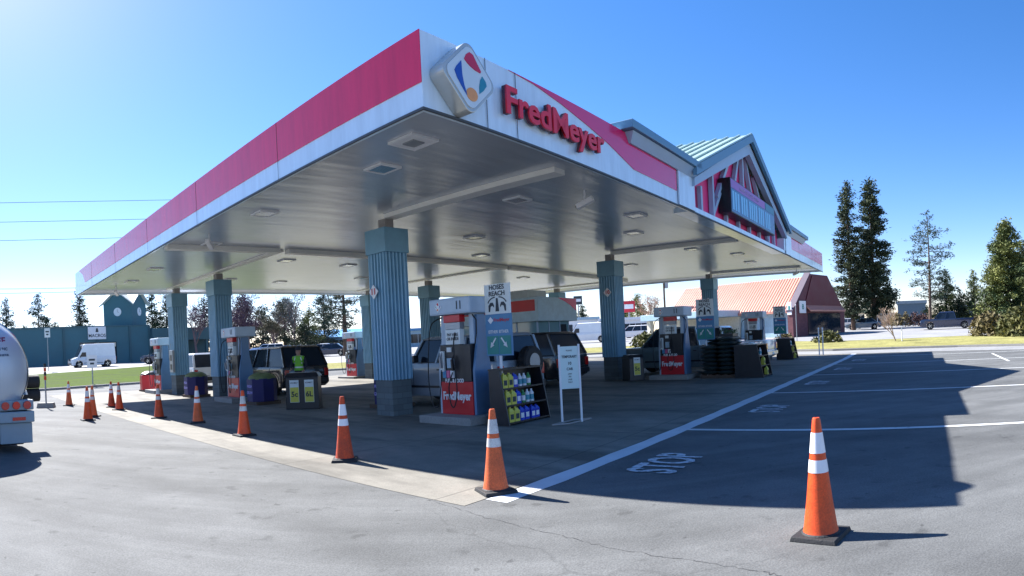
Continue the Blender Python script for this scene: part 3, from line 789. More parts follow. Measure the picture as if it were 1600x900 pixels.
# ------------------------------------------------------------------ number signs, cameras under the canopy
def number_sign(u, v, z, s, label, face='U'):
    root = thing('column_number_sign', label, 'number sign', UV(u, v, z), PHI)
    mb = MB()
    pl = [(0,.17),(.17,0),(0,-.17),(-.17,0)]
    if face == 'U': mb.prism(pl, -.02, 0, 'x')
    else: mb.prism(pl, -.02, 0, 'y')
    mb.build('plate', white, root)
    if face == 'U': MB().box(0, .06, -.02, .02, -.02, .02).build('bracket', grey, root)
    else: MB().box(-.02,.02, 0, .06, -.02, .02).build('bracket', grey, root)
    if face == 'U': text(s, .2, textr, root, (-.026, 0, 0), FRONT_U, bold=.006)
    else: text(s, .2, textr, root, (0, -.026, 0), FRONT_V, bold=.006)
    return root
number_sign(UC[0]-.38, VC[0]+.1, 2.95, '11', 'white diamond sign with red number eleven on the nearest ribbed column', 'U')
number_sign(UC[1]-.38, VC[0]-.05, 3.25, '10', 'white diamond sign on the ribbed column beside pump ten', 'U')
number_sign(UC[2]-.38, VC[0]-.05, 3.25, '9', 'white diamond sign on the farthest front ribbed column near the bank', 'U')
def canopy_cam(u, v, yaw, label):
    root = thing('hanging_camera', label, 'camera', UV(u, v, HC-.002), PHI+yaw, 'cameras hanging under the canopy')
    MB().tube([(0,0,0),(0,0,-.26)], .022, 8).build('stem', white, root)
    mb = MB(); mb.bar((-.16,-.1,-.20),(.16,.1,-.34), .12, .11); ob = mb.build('housing', white, root, bevel=.01)
    MB().tube([(.155,.098,-.337),(.175,.108,-.345)], .035, 10).build('lens', dark, ob)
canopy_cam(1.0, 8.95, .3, 'small white camera hanging by the canopy edge near the long red fascia')
canopy_cam(5.9, 1.3, 1.2, 'small white camera hanging under the canopy edge below the red sign letters')
canopy_cam(1.4, 19.9, .5, 'small white camera hanging at the far corner of the canopy')
canopy_cam(26.5, 1.2, .8, 'small white camera hanging near the far right corner of the canopy')
canopy_cam(11.0, 13.5, .8, 'small white camera hanging deep under the canopy behind the dark column')

# ------------------------------------------------------------------ cones
def make_cone():
    root = thing('traffic_cone', '', 'traffic cone', (0,0,0), 0, 'orange traffic cones with two white bands')
    mb = MB(); mb.frus((-.185,.185,-.185,.185), (-.175,.175,-.175,.175), 0, .035); mb.lathe([(.155,.035),(.14,.05)], n=24)
    mb.build('base', rubber, root, bevel=.006)
    r0, r1, h0, h1 = .128, .030, .045, .91
    rr = lambda z: r0+(r1-r0)*(z-h0)/(h1-h0)
    mb = MB(); mb.lathe([(.140,.042),(.130,.075),(rr(.3),.3),(rr(.6),.6),(rr(.85),.85),(r1+.002,.895),(r1-.004,.91),(.012,.912),(.010,.86)], n=28)
    mb.build('body', orange, root, smooth=True)
    for a, b in ((.50,.595),(.645,.80)):
        mb = MB(); mb.lathe([(rr(a)+.0025,a),(rr(b)+.0025,b)], n=28, cap=False); mb.build('reflective_band', reflect, root, smooth=True)
    return root
cone0 = make_cone()
CN = [(2.19,4.14,.7,'orange cone standing alone on bare asphalt, nearest the stop lanes'),
      (-0.25,6.59,.4,'orange cone at the concrete corner where the white edge line starts'),
      (-2.46,8.57,.2,'orange cone before the nearest ribbed column on the concrete edge'),
      (-5.2,11.05,.9,'orange cone before the dark bin with yellow posters'),
      (-7.37,13.06,.5,'orange cone before the second ribbed teal column'),
      (-9.05,13.93,.3,'orange cone before the third, farther ribbed teal column'),
      (-10.75,13.0,.9,'front cone of the close pair beside the tank truck'),
      (-11.3,13.9,.2,'rear cone of the close pair, partly hidden by the front one'),
      (-12.9,16.9,.6,'orange cone behind the pair, left of its neighbour by the canopy shadow'),
      (-11.9,16.0,.1,'orange cone at the outer corner of the canopy shadow'),
      (-15.1,17.2,.4,'farthest orange cone near the striped delineator pole')]
for i, (x, y, rz, lb) in enumerate(CN):
    if i == 0: cone0.location = (x, y, Z0); cone0.rotation_euler = (0,0,rz); cone0['label'] = lb; o = cone0
    else: o = dup(cone0, lb, (x, y, Z0 if i < 1 else ZC if i in (1,2,3,4) else Z0), rz)
    rr_ = random.Random(i)
    if i:
        o.scale = (1, 1, rr_.uniform(.965, 1.02))
        for ch in o.children:
            if ch.name.startswith('body'):
                ch.material_slots[0].link = 'OBJECT'; ch.material_slots[0].material = (orange, orange_b, orange_c)[i % 3]
            if ch.name.startswith('reflective_band') and i % 2:
                ch.material_slots[0].link = 'OBJECT'; ch.material_slots[0].material = reflect_d

# striped delineator pole on a concrete base
p = at(69, 22.3)
root = thing('delineator_pole', 'striped orange and white pole on a square concrete base beside the tank truck', 'delineator pole', (p[0],p[1],Z0), .5)
MB().frus((-.32,.32,-.2,.2),(-.28,.28,-.16,.16),0,.18).build('base', concp, root, bevel=.01)
mb = MB(); 
for i in range(6): mb.tube([(0,0,.18+i*.14),(0,0,.18+(i+1)*.14-.001)], .03, 10, m=0)
mb.build('pole', grey, root)
mb = MB()
for i in range(4): mb.lathe([(.05,1.0+i*.15),(.05,1.14+i*.15)], n=12, m=i % 2)
mb.build('striped_sleeve', [orange, dark], root)

# ------------------------------------------------------------------ fuel pumps
def make_pump(num):
    root = thing('fuel_pump', '', 'fuel pump', (0,0,0), 0, 'fuel pumps under the canopy')
    # island pad
    MB().box(-.42,.85,-.85,.85,0,.15).build('pad', concp, root, bevel=.015)
    h0 = .15
    # local: x is across the island, faces at -x and +x; y along it. cabinet 0..0.55 in x
    MB().box(0,.55,-.52,.52,h0,.78).build('red_skirt', redp, root, bevel=.01)
    MB().box(-.004,.554,-.50,.50,.782,1.50).build('cabinet', dark, root, bevel=.01)
    # side cheek, flaring panels in pale blue
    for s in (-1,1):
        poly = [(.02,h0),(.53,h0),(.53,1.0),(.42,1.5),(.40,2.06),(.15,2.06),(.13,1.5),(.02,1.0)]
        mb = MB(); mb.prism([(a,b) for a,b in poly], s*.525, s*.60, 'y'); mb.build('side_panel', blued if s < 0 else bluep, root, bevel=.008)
    for s in (-1,1):
        MB().box(.10,.45,s*.46-.07,s*.46+.07,1.502,2.08).build('riser', bluep, root, bevel=.01)
    tp = MB().box(-.12,.67,-.68,.68,2.08,2.40).build('topper', bluep, root, bevel=.04)
    text(num, .22, textd, tp, (-.126,-.32,2.24), FRONT_U, bold=.004)
    lg_ = MB(); lg_.prism([(.36,2.35),(.47,2.24),(.36,2.13),(.25,2.24)], -.128,-.121,'x'); lg_.build('emblem', white, tp)
    e_ = MB(); e_.prism([(.40,2.30),(.36,2.33),(.33,2.28),(.36,2.27)], -.132,-.129,'x',0); e_.prism([(.37,2.17),(.41,2.19),(.37,2.21),(.34,2.19)], -.132,-.129,'x',1); e_.prism([(.44,2.25),(.41,2.21),(.42,2.27)], -.132,-.129,'x',2); e_.prism([(.28,2.25),(.31,2.21),(.30,2.28)], -.132,-.129,'x',3)
    e_.build_each('emblem_mark', [redp, orangep, pm('mark_teal',(.02,.25,.3),.4), blueb], tp)
    for x in (-.015,):
        # red hose valance, paper poster, screen, keypads
        MB().box(x-.05,.1,-.27,.27,1.93,2.07).build('valance', redp, root, bevel=.01)
        MB().box(x-.03,.09,-.25,.25,1.80,1.925).build('sign_plate', grey, root)
        po = MB().box(x-.03,.08,-.24,.24,1.505,1.79).build('notice', paper, root)
        text('PAY HERE\nOR INSIDE', .085, textd, po, (x-.036,0,1.65), FRONT_U, depth=.003, bold=.001)
        MB().box(x-.02,-.005,.10,.24,1.36,1.45).build('price_display', paper, root)
        MB().box(x-.035,-.005,.34,.47,.98,1.38).build('payment_panel', paper, root, bevel=.004)
        MB().box(x-.03,-.005,.02,.24,1.05,1.24).build('screen', pm('pale_screen', (.35,.5,.6), .2), root)
        mb = MB()
        for i, mm in enumerate((2,0,1)): mb.box(x-.03,-.005,.30-i*.13,.40-i*.13,.86,1.0, mm)
        mb.build_each('grade_button', [pm('button_pink', (.6,.12,.25), .4), white, pm('button_blue', (.08,.3,.5), .4)], root)
        text('FUEL & FOOD', .10, white, root, (-.012,.05,.80), FRONT_U, depth=.006, bold=.004)
        text('FredMeyer', .22, white, root, (-.008,0,.50), FRONT_U, depth=.006, bold=.007, sx=.95)
    # hoses and nozzles
    for (ya, yb) in ((-.30,-.12),(.30,.62)):
        mb = MB()
        if ya < 0:
            P_ = [(-.03,-.08,1.75),(-.12,-.10,1.5),(-.14,-.14,1.1),(-.14,-.16,.6),(-.13,-.05,.32),(-.12,.08,.36),(-.12,.12,.7),(-.08,.0,1.0)]
        else:
            P_ = [(.1,.50,2.05),(-.1,.66,1.9),(-.16,.72,1.4),(-.18,.74,.8),(-.16,.66,.35),(-.12,.50,.32),(-.1,.42,.7),(-.08,.40,1.05)]
        # smooth it
        Q = []
        for i in range(len(P_)-1):
            a = Vector(P_[max(i-1,0)]); b = Vector(P_[i]); c = Vector(P_[i+1]); d = Vector(P_[min(i+2,len(P_)-1)])
            for k in range(6):
                t = k/6; Q.append(.5*((2*b)+(c-a)*t+(2*a-5*b+4*c-d)*t*t+(3*b-a-3*c+d)*t**3))
        mb.tube(Q, .014, 6); hz = mb.build('hose', rubber, root, smooth=True)
        e2 = Vector(P_[-1])
        MB().bar(e2, e2+Vector((-.02,0,.22)), .05, .06).bar(e2+Vector((-.02,0,.2)), e2+Vector((.04,0,.3)), .035, .035).build('nozzle', dark if ya < 0 else grey, hz, bevel=.006)
    mb = MB(); mb.tube([(.1,-.52,2.05),(.05,-.68,1.95),(.02,-.70,1.7),(.04,-.62,1.5)], .016, 6); mb.build('hose', rubber, root, smooth=True)
    return root
P11 = make_pump('11')
P11.scale = (1, .85, 1.06); P11.location = UV(3.72, 3.24, ZC); P11.rotation_euler = (0,0,PHI)
P11['label'] = 'red skirted fuel pump numbered 11 beside the nearest ribbed column'
PUMPS = [(14.5, 3.25, 'red skirted fuel pump between the middle front column and the dark wood stack'),
         (25.1, 3.3, 'fuel pump farthest along, in front of the bank drive lane'),
         (3.72, 13.65, 'red skirted fuel pump beside the second teal column and purple bin'),
         (3.72, 21.8, 'fuel pump behind the third, farthest teal column of the front row'),
         (14.5, 21.4, 'white topped fuel pump seen past the dark SUV in full sun')]
for u, v, lb in PUMPS: dup(P11, lb, UV(u, v, ZC), PHI)

# lane signs by the pumps
def lane_sign(u, v, label, k=1.0):
    root = thing('pump_sign', label, 'sign', UV(u, v, ZC), PHI, 'reach signs beside the pumps')
    MB().tube([(0,0,0),(0,0,1.33)], .03, 8).build('post', white, root)
    s1 = MB().box(-.03,.0,-.33,.33,1.33,2.15).build('lower_panel', tealsign, root)
    MB().box(-.036,-.031,-.30,-.01,1.36,1.72).build('arrow_panel', greenb, s1); MB().box(-.036,-.031,.01,.30,1.36,1.72).build('arrow_panel', greenb, s1)
    for s in (-1,1):
        mb = MB(); a = Vector((-.042, s*.07, 1.68)); b = Vector((-.042, s*.19, 1.52))
        mb.bar(a, b, .03, .006, upv=(1,0,0))
        mb.prism([(s*.215,1.49),(s*.12,1.535),(s*.19,1.60)], -.045,-.039,'x')
        mb.build('arrow', white, s1)
    text('EITHER', .085, white, s1, (-.034,.135,1.80), FRONT_U, bold=.001, sx=.9); text('EITHER', .085, white, s1, (-.034,-.135,1.80), FRONT_U, bold=.001, sx=.9)
    text('FredMeyer', .09, textr, s1, (-.034,-.09,2.03), FRONT_U, bold=.001)
    MB().prism([(.19,2.10),(.26,2.03),(.19,1.96),(.12,2.03)], -.036,-.031,'x').build('emblem', white, s1)
    s2 = MB().box(-.032,.0,-.32,.32,2.152,2.74).build('upper_panel', paper, root)
    text('HOSES\nREACH', .13, textd, s2, (-.038,0,2.61), FRONT_U, bold=.003)
    mb = MB()
    for s in (-1,1):
        mb.prism([(s*.22,2.20),(s*.22,2.32),(s*.17,2.38),(s*.11,2.38),(s*.08,2.32),(s*.08,2.28),(s*.12,2.32),(s*.17,2.30),(s*.19,2.20)], -.040,-.033,'x')
        q = [Vector((-.037, s*(.05+.18*math.sin(t)), 2.42+.06*math.cos(t*1.6))) for t in [i*PI/16 for i in range(9)]]
        for i in range(8): mb.bar(q[i], q[i+1], .022, .005, upv=(1,0,0))
    mb.prism([(.045,2.20),(-.045,2.20),(-.02,2.46),(.02,2.46)], -.040,-.033,'x')
    mb.build('car_symbols', textd, s2)
    return root
lane_sign(3.95, 2.22, 'white and teal sign with arrows on a post beside pump 11')
s_ = lane_sign(14.7, 2.0, 'white and teal arrow sign on a post above the dark wood stack')
s_ = lane_sign(25.2, 1.9, 'white arrow sign on a post in front of the pale bank wall')

# easel poster
root = thing('easel_sign', 'white framed notice on two thin legs standing on the open concrete', 'notice sign', UV(4.42, .93, ZC), PHI-.75)
root.scale = (1.05, 1, 1.17)
mb = MB(); mb.box(-.20,-.165,-.02,.02,0,1.27); mb.build('leg', white, root)
mb = MB(); mb.box(.165,.20,-.02,.02,0,1.27); mb.build('leg', white, root)
mb = MB(); mb.bar((-.42,-.25,.015),(.10,.25,.015),.02,.02); mb.bar((-.1,-.25,.016),(.42,.22,.016),.02,.02); mb.bar((-.42,-.25,.015),(-.1,-.25,.016),.02,.02); mb.bar((.10,.25,.015),(.42,.22,.016),.02,.02)
mb.build_each('foot', grey, root)
bd = MB().box(-.164,.164,-.012,.012,.55,1.24).build('notice_board', pm('pale_mint_board', (.62,.76,.74), .5, 0, .03, 4), root)
text('PLEASE', .035, textd, bd, (0,-.015,1.17), FRONT_V, depth=.003)
text('TEMPORARY', .062, textd, bd, (0,-.015,1.07), FRONT_V, depth=.003, bold=.001, sx=.8)
text('10', .07, textd, bd, (0,-.015,.96), FRONT_V, depth=.003, bold=.001)
text('CAR', .06, textd, bd, (0,-.015,.87), FRONT_V, depth=.003, bold=.001)
for i, w in enumerate(('LIMIT','PER','LANE','ONLY')): text(w, .032, textd, bd, (0,-.015,.79-i*.045), FRONT_V, depth=.003)

# ------------------------------------------------------------------ display racks
def rack(u, v, wd, dp, ht, label, rows=3, rz=0.0, group='black display racks beside the islands'):
    root = thing('display_rack', label, 'display rack', UV(u, v, ZC), PHI+rz, group)
    # leaning front at -y; open shelves
    for x0, x1 in ((0,.03),(wd-.03,wd)):
        MB().prism([(0,0),(dp,0),(dp,ht),(.2,ht)], x0, x1, 'x').build('side_panel', dark, root)
    MB().box(.03,wd-.03,dp-.02,dp,0,ht).build('back_panel', dark, root)
    MB().box(-.01,wd+.01,.18,dp+.01,ht,ht+.03).build('top', dark, root)
    zs = [.06+i*(ht-.08)/rows for i in range(rows)]
    for z in zs:
        y0 = .2*z/ht
        MB().box(.031,wd-.031,y0+.004,dp-.021,z-.03,z).build('shelf', dark, root)
    return root, zs
def bottle(kind):
    mb = MB(); mt = []
    if kind == 'jug':
        mb.box(-.075,.075,-.055,.055,0,.20); mb.frus((-.075,.075,-.055,.055),(-.03,.03,-.03,.03),.20,.255); mb.tube([(0,0,.255),(0,0,.285)],.022,8)
        mb.bar((.04,0,.2),(.07,0,.25),.02,.02)
        mb.box(-.05,.05,-.058,-.0555,.05,.15,1)
    else:
        mb.lathe([(.048,0),(.05,.01),(.05,.17),(.02,.22),(.018,.25)], n=12); mb.lathe([(.051,.04),(.051,.14)], n=12, m=1, cap=False)
    return mb
blk = bottle('jug'); cyl = bottle('round')
jug_y = blk.build('tmp_a', [yellow, textd]).data; jug_b = blk.build('tmp_b', [blueb, white]).data
bot_g = cyl.build('tmp_c', [pm('green_bottle',(.05,.25,.08),.3), white]).data; bot_w = cyl.build('tmp_d', [white, pm('bottle_label_teal',(.05,.3,.4),.4)]).data; bot_k = cyl.build('tmp_e', [dark, white]).data
for n in ('tmp_a','tmp_b','tmp_c','tmp_d','tmp_e'): bpy.data.objects.remove(bpy.data.objects[n])
def goods(base, data, x, y, z, cat, label, rz=0.0, sc=1.0):
    # world placement from a rack's local coordinates
    rt, = base
    m = Matrix.Translation(rt.location) @ Matrix.Rotation(rt.rotation_euler.z, 4, 'Z')
    w = m @ Vector((x, y, z))
    o = bpy.data.objects.new(cat[1], data); COL.objects.link(o); o.location = w; o.rotation_euler = (0,0,rt.rotation_euler.z+rz); o.scale = (sc,)*3
    tag(o, label, cat[0], cat[2])
    return o
rk, zs = rack(3.60, 1.80, 1.36, .46, 1.05, 'black leaning rack of yellow and blue jugs beside the notice sign')
rown = ['bottom','middle','top']
for r, z in enumerate(zs):
    y0 = .2*z/1.05+.09
    for i in range(2):
        for q in range(1):
            goods((rk,), jug_y, .15+i*.17, y0, z, ('jug','yellow_jug','yellow jugs on the black rack'), f'yellow jug on the {rown[r]} shelf of the black rack, '+('nearest the side panel' if i == 0 else 'second from the side panel'), sc=1.0)
    items = [(jug_b,.48,'blue_jug','jug','blue jug'),(jug_b,.64,'blue_jug','jug','blue jug')] if r == 0 else [(jug_b,.47,'blue_jug','jug','blue jug')]
    for data, x, nm, ct, ds in items:
        goods((rk,), data, x, y0, z, (ct, nm, 'blue jugs on the black rack'), f'{ds} on the {rown[r]} shelf of the black rack'+(', beside the yellow jugs' if x < .5 else ', farther from the yellow jugs'), sc=.95)
    for j, x in enumerate((.84,.98) if r == 0 else (.66,.80,.94)):
        d_ = (bot_w, bot_g, bot_w)[(j+r) % 3] if r else jug_b
        nm = {id(bot_w):'white bottle', id(bot_g):'green bottle', id(jug_b):'blue jug'}[id(d_)]
        goods((rk,), d_, x, y0, z, (nm.split()[1], nm.replace(' ','_'), nm+'s on the black rack'), f'{nm} on the {rown[r]} shelf, '+('first','second','third')[j]+' past the blue jug' if r else f'{nm} on the bottom shelf, '+('third','last')[j]+' in the blue row', sc=1.0 if d_ is not jug_b else .9)
rk2, zs2 = rack(14.3, -.12, 1.2, 1.0, 1.08, 'dark display rack at the end of the dark wood stack')
rk3, zs3 = rack(25.0, 1.2, 1.2, .9, 1.08, 'small dark display rack farthest away, by the dry lawn')
for rkx, zz, nm in ((rk2, zs2, 'the rack by the wood stack'), (rk3, zs3, 'the farthest rack')):
    for r, z in enumerate(zz):
        goods((rkx,), jug_y if r < 2 else bot_w, .75, .1+.1*r, z, ('jug','pale_jug','jugs on the far racks'), f'single pale jug on the {rown[r]} shelf of {nm}', sc=1.0)
# ------------------------------------------------------------------ poster bins, cardboard bins, wood stack
def poster_bin(u, v, rz, n, label, w=.75, h=.95):
    root = thing('windshield_bin', label, 'bin', UV(u, v, ZC), PHI+rz)
    MB().frus((-w/2,w/2,-.3,.3),(-w/2+.02,w/2-.02,-.28,.28),0,h).build('body', dark, root, bevel=.02)
    MB().frus((-w/2-.02,w/2+.02,-.32,.32),(-w/2+.05,w/2-.05,-.22,.22),h,h+.12).build('lid', dark, root, bevel=.02)
    for i in range(n):
        y = (i-(n-1)/2)*.42
        pz = MB().box(y-.13,y+.13,-.315,-.306,.2,.82).build('poster', paper, root)
        MB().box(y-.12,y+.12,-.3195,-.3155,.21,.62).build('yellow_field', yellow, pz)
        mb = MB(); mb.tube([(y-.05,-.321,.36),(y+.05,-.321,.36)], .05, 8); mb.build('black_print', textd, pz) if False else text('6L' if i else '5c', .2, textd, pz, (y,-.322,.42), FRONT_V, bold=.006)
        text('ICE MELT', .05, textd, pz, (y,-.3175,.74), FRONT_V, bold=.001)
    return root
poster_bin(3.85, 9.3, -.75, 2, 'dark bin with two yellow and white posters before the black SUV', w=.95, h=.9)
poster_bin(14.1, 4.6, -.6, 1, 'dark bin with one yellow poster beside the middle front column', w=.6, h=.8)

bag_m = pm('dull_green_sacks', (.16,.19,.07), .7, 0, .3, 6, bump=.3)
card_m = pm('purple_cardboard', (.02,.015,.10), .6, 0, .15, 5)
def card_bin(u, v, label, red=False, wh=False):
    root = thing('cardboard_bin', label, 'display bin', UV(u, v, ZC), PHI, 'octagonal cardboard bins of sacks')
    mb = MB(); r = .48
    oct_ = [(r*math.cos(PI/8+i*PI/4), r*math.sin(PI/8+i*PI/4)) for i in range(8)]
    mb.prism(oct_, .1, .82, 'z'); mb.build('body', redp if red else card_m, root, bevel=.015)
    MB().box(-.44,.44,-.42,.42,0,.099).build('pallet', bark, root)
    mb = MB(); n = 20
    mb.lathe([(.45,.80),(.42,.88),(.33,.95),(.2,.99),(.03,1.0)], n=16)
    for i, vv in enumerate(mb.v):
        k = 1+.09*noise.noise(Vector(vv)*6); mb.v[i] = (vv[0]*k, vv[1]*k, vv[2]+.04*noise.noise(Vector(vv)*9))
    mb.build('sacks', dark if red else bag_m, root, smooth=True)
    if not red:
        a = PI+PI/8*0
        text('FRESH', .12, pm('lilac_text', (.35,.3,.7), .5), root, (-.448,.0,.58), FRONT_U, bold=.003)
        text('GROW', .12, pm('lilac_text', (.35,.3,.7), .5), root, (-.448,.0,.38), FRONT_U, bold=.003)
    return root
card_bin(3.9, 11.9, 'purple octagonal bin heaped with green sacks beside the second pump')
card_bin(3.9, 17.5, 'purple octagonal bin heaped with green sacks between the two farthest front columns')
card_bin(5.3, 7.2, 'purple octagonal bin half hidden behind the nearest column')
card_bin(3.9, 23.6, 'red octagonal bin with dark top at the far end of the front row', red=True)

# wrapped firewood / soil bags stack
root = thing('bag_stack_pallet', 'wooden pallet under the stacked dark soil bags', 'pallet', UV(15.0, 1.55, ZC), PHI)
mb = MB()
for y in (-.55,-.28,0,.28,.55): mb.box(-.55,.55,y-.07,y+.07,.10,.13)
for x in (-.5,0,.5): mb.box(x-.05,x+.05,-.62,.62,0,.098)
mb.build('slats', bark, root)
bagd = pm('dark_green_plastic_bag', (.03,.045,.045), .35, 0, .35, 7, bump=.3)
def pillow(a, b, h):
    mb = MB(); nx, ny = 10, 7
    for top in (1, 0):
        for i in range(nx+1):
            for j in range(ny+1):
                x = -1+2*i/nx; y = -1+2*j/ny
                t = (max(0, 1-x**4)*max(0, 1-y**4))**.5
                z = h*(.5+.5*t) if top else h*(.5-.5*t)
                z += .012*noise.noise(Vector((x*3, y*3, top*5)))*(t > 0)
                mb.v.append((x*a, y*b, z))
    o = (nx+1)*(ny+1)
    for i in range(nx):
        for j in range(ny):
            q = i*(ny+1)+j; mb.f.append([q,q+ny+1,q+ny+2,q+1]); mb.m.append(0)
            q += o; mb.f.append([q,q+1,q+ny+2,q+ny+1]); mb.m.append(0)
    return mb
bagme = pillow(.30,.30,.14).build('tmp_bag', bagd, smooth=True); bdat = bagme.data; bpy.data.objects.remove(bagme)
rb = random.Random(5)
lay = ['lowest','second','third','fourth','fifth','sixth','seventh','eighth','topmost']
for k in range(9):
    for i, x in enumerate((-.3,.3)):
        for j, y in enumerate((-.31,.31)):
            if k >= 7 and (j == 1 and i == 0): continue
            o = bpy.data.objects.new('soil_bag', bdat); COL.objects.link(o)
            o.location = UV(15.0+x+rb.uniform(-.03,.03), 1.55+y+rb.uniform(-.03,.03), ZC+.132+k*.142+ (0))
            o.rotation_euler = (0,0,PHI+rb.uniform(-.06,.06))
            tag(o, 'dark soil bag in the '+lay[k]+' layer of the stack, '+('near' if i == 0 else 'far')+' row, '+('wood rack end' if j == 0 else 'pump end'), 'soil bag', 'dark soil bags stacked on the pallet')
root = thing('potted_greens', 'low green potted plants on top of the dark bag stack', 'plants', UV(15.1, 1.3, ZC+.132+9*.142), PHI)
MB().box(-.3,.3,-.25,.25,0,.10).build('tray', dark, root)
mb = MB(); rg = random.Random(4)
for i in range(260):
    p = Vector((rg.uniform(-.32,.32), rg.uniform(-.27,.27), .1+rg.uniform(0,.14))); a = Vector([rg.uniform(-1,1) for _ in range(3)]).normalized()*.04; b = Vector([rg.uniform(-1,1) for _ in range(3)]).normalized()*.03
    mb.add([p, p+a, p+a+b, p+b], [(0,1,2,3)])
mb.build('leaves', leaf_mat('pot_leaf', (.05,.09,.03), (.09,.13,.04), 4), root, fix=False)
# intercom box on third column
root = thing('intercom_box', 'grey call box mounted on the third ribbed column', 'call box', UV(UC[0]-.38, VC[2]-.25, 1.0), PHI)
MB().box(-.1,.0,-.2,.2,0,.95).build('housing', grey, root, bevel=.01)
MB().box(-.108,-.101,-.1,.1,.5,.75).build('panel', dark, root); MB().box(-.108,-.101,-.1,.1,.12,.35).build('panel', dark, root)
MB().tube([(-.05,.1,.95),(-.05,.1,1.25)], .01, 6).build('antenna', grey, root)

# ------------------------------------------------------------------ kiosk
root = thing('fuel_kiosk', 'small glass walled pay kiosk with red and white banded top under the canopy', 'kiosk', UV(13.6, 8.3, ZC), PHI)
KW, KL = 2.4, 4.2
MB().box(.1,KW-.1,.1,KL-.1,0,.9).build('lower_wall', pm('kiosk_wall', (.25,.35,.42), .5), root)
MB().box(.12,KW-.12,.12,KL-.12,.9,2.32).build('glazing', pm('kiosk_glass', (.16,.32,.40), .08, 0, .08, 2, coat=.5), root)
mb = MB()
for y in (.1,1.1,2.1,3.1,KL-.13): mb.box(.095,.118,y,y+.05,.9,2.32)
for x in (.1,.85,1.6,KW-.15): mb.box(x,x+.05,.095,.118,.9,2.32)
mb.build_each('mullion', trim_l, root)
MB().box(-.15,KW+.15,-.15,KL+.15,2.32,3.25).build('top_fascia', pm('kiosk_fascia', (.44,.58,.66), .45), root, bevel=.02)
MB().box(-.158,-.151,.0,KL,2.72,3.15).build('red_band', redp, root)
MB().prism([(1.2,3.235),(1.7,3.1),(2.1,2.95),(2.53,2.72),(2.53,3.235)], -.158,-.151,'y').build('red_swoosh', pink_panel, root)
MB().box(.6,1.9,.9,3.0,3.25,3.62).build('rooftop_unit', pm('kiosk_unit', (.5,.55,.56), .5), root)
MB().box(1.7,2.1,.112-.02,.119-.02,.9,2.2).build('door', glassd, root)

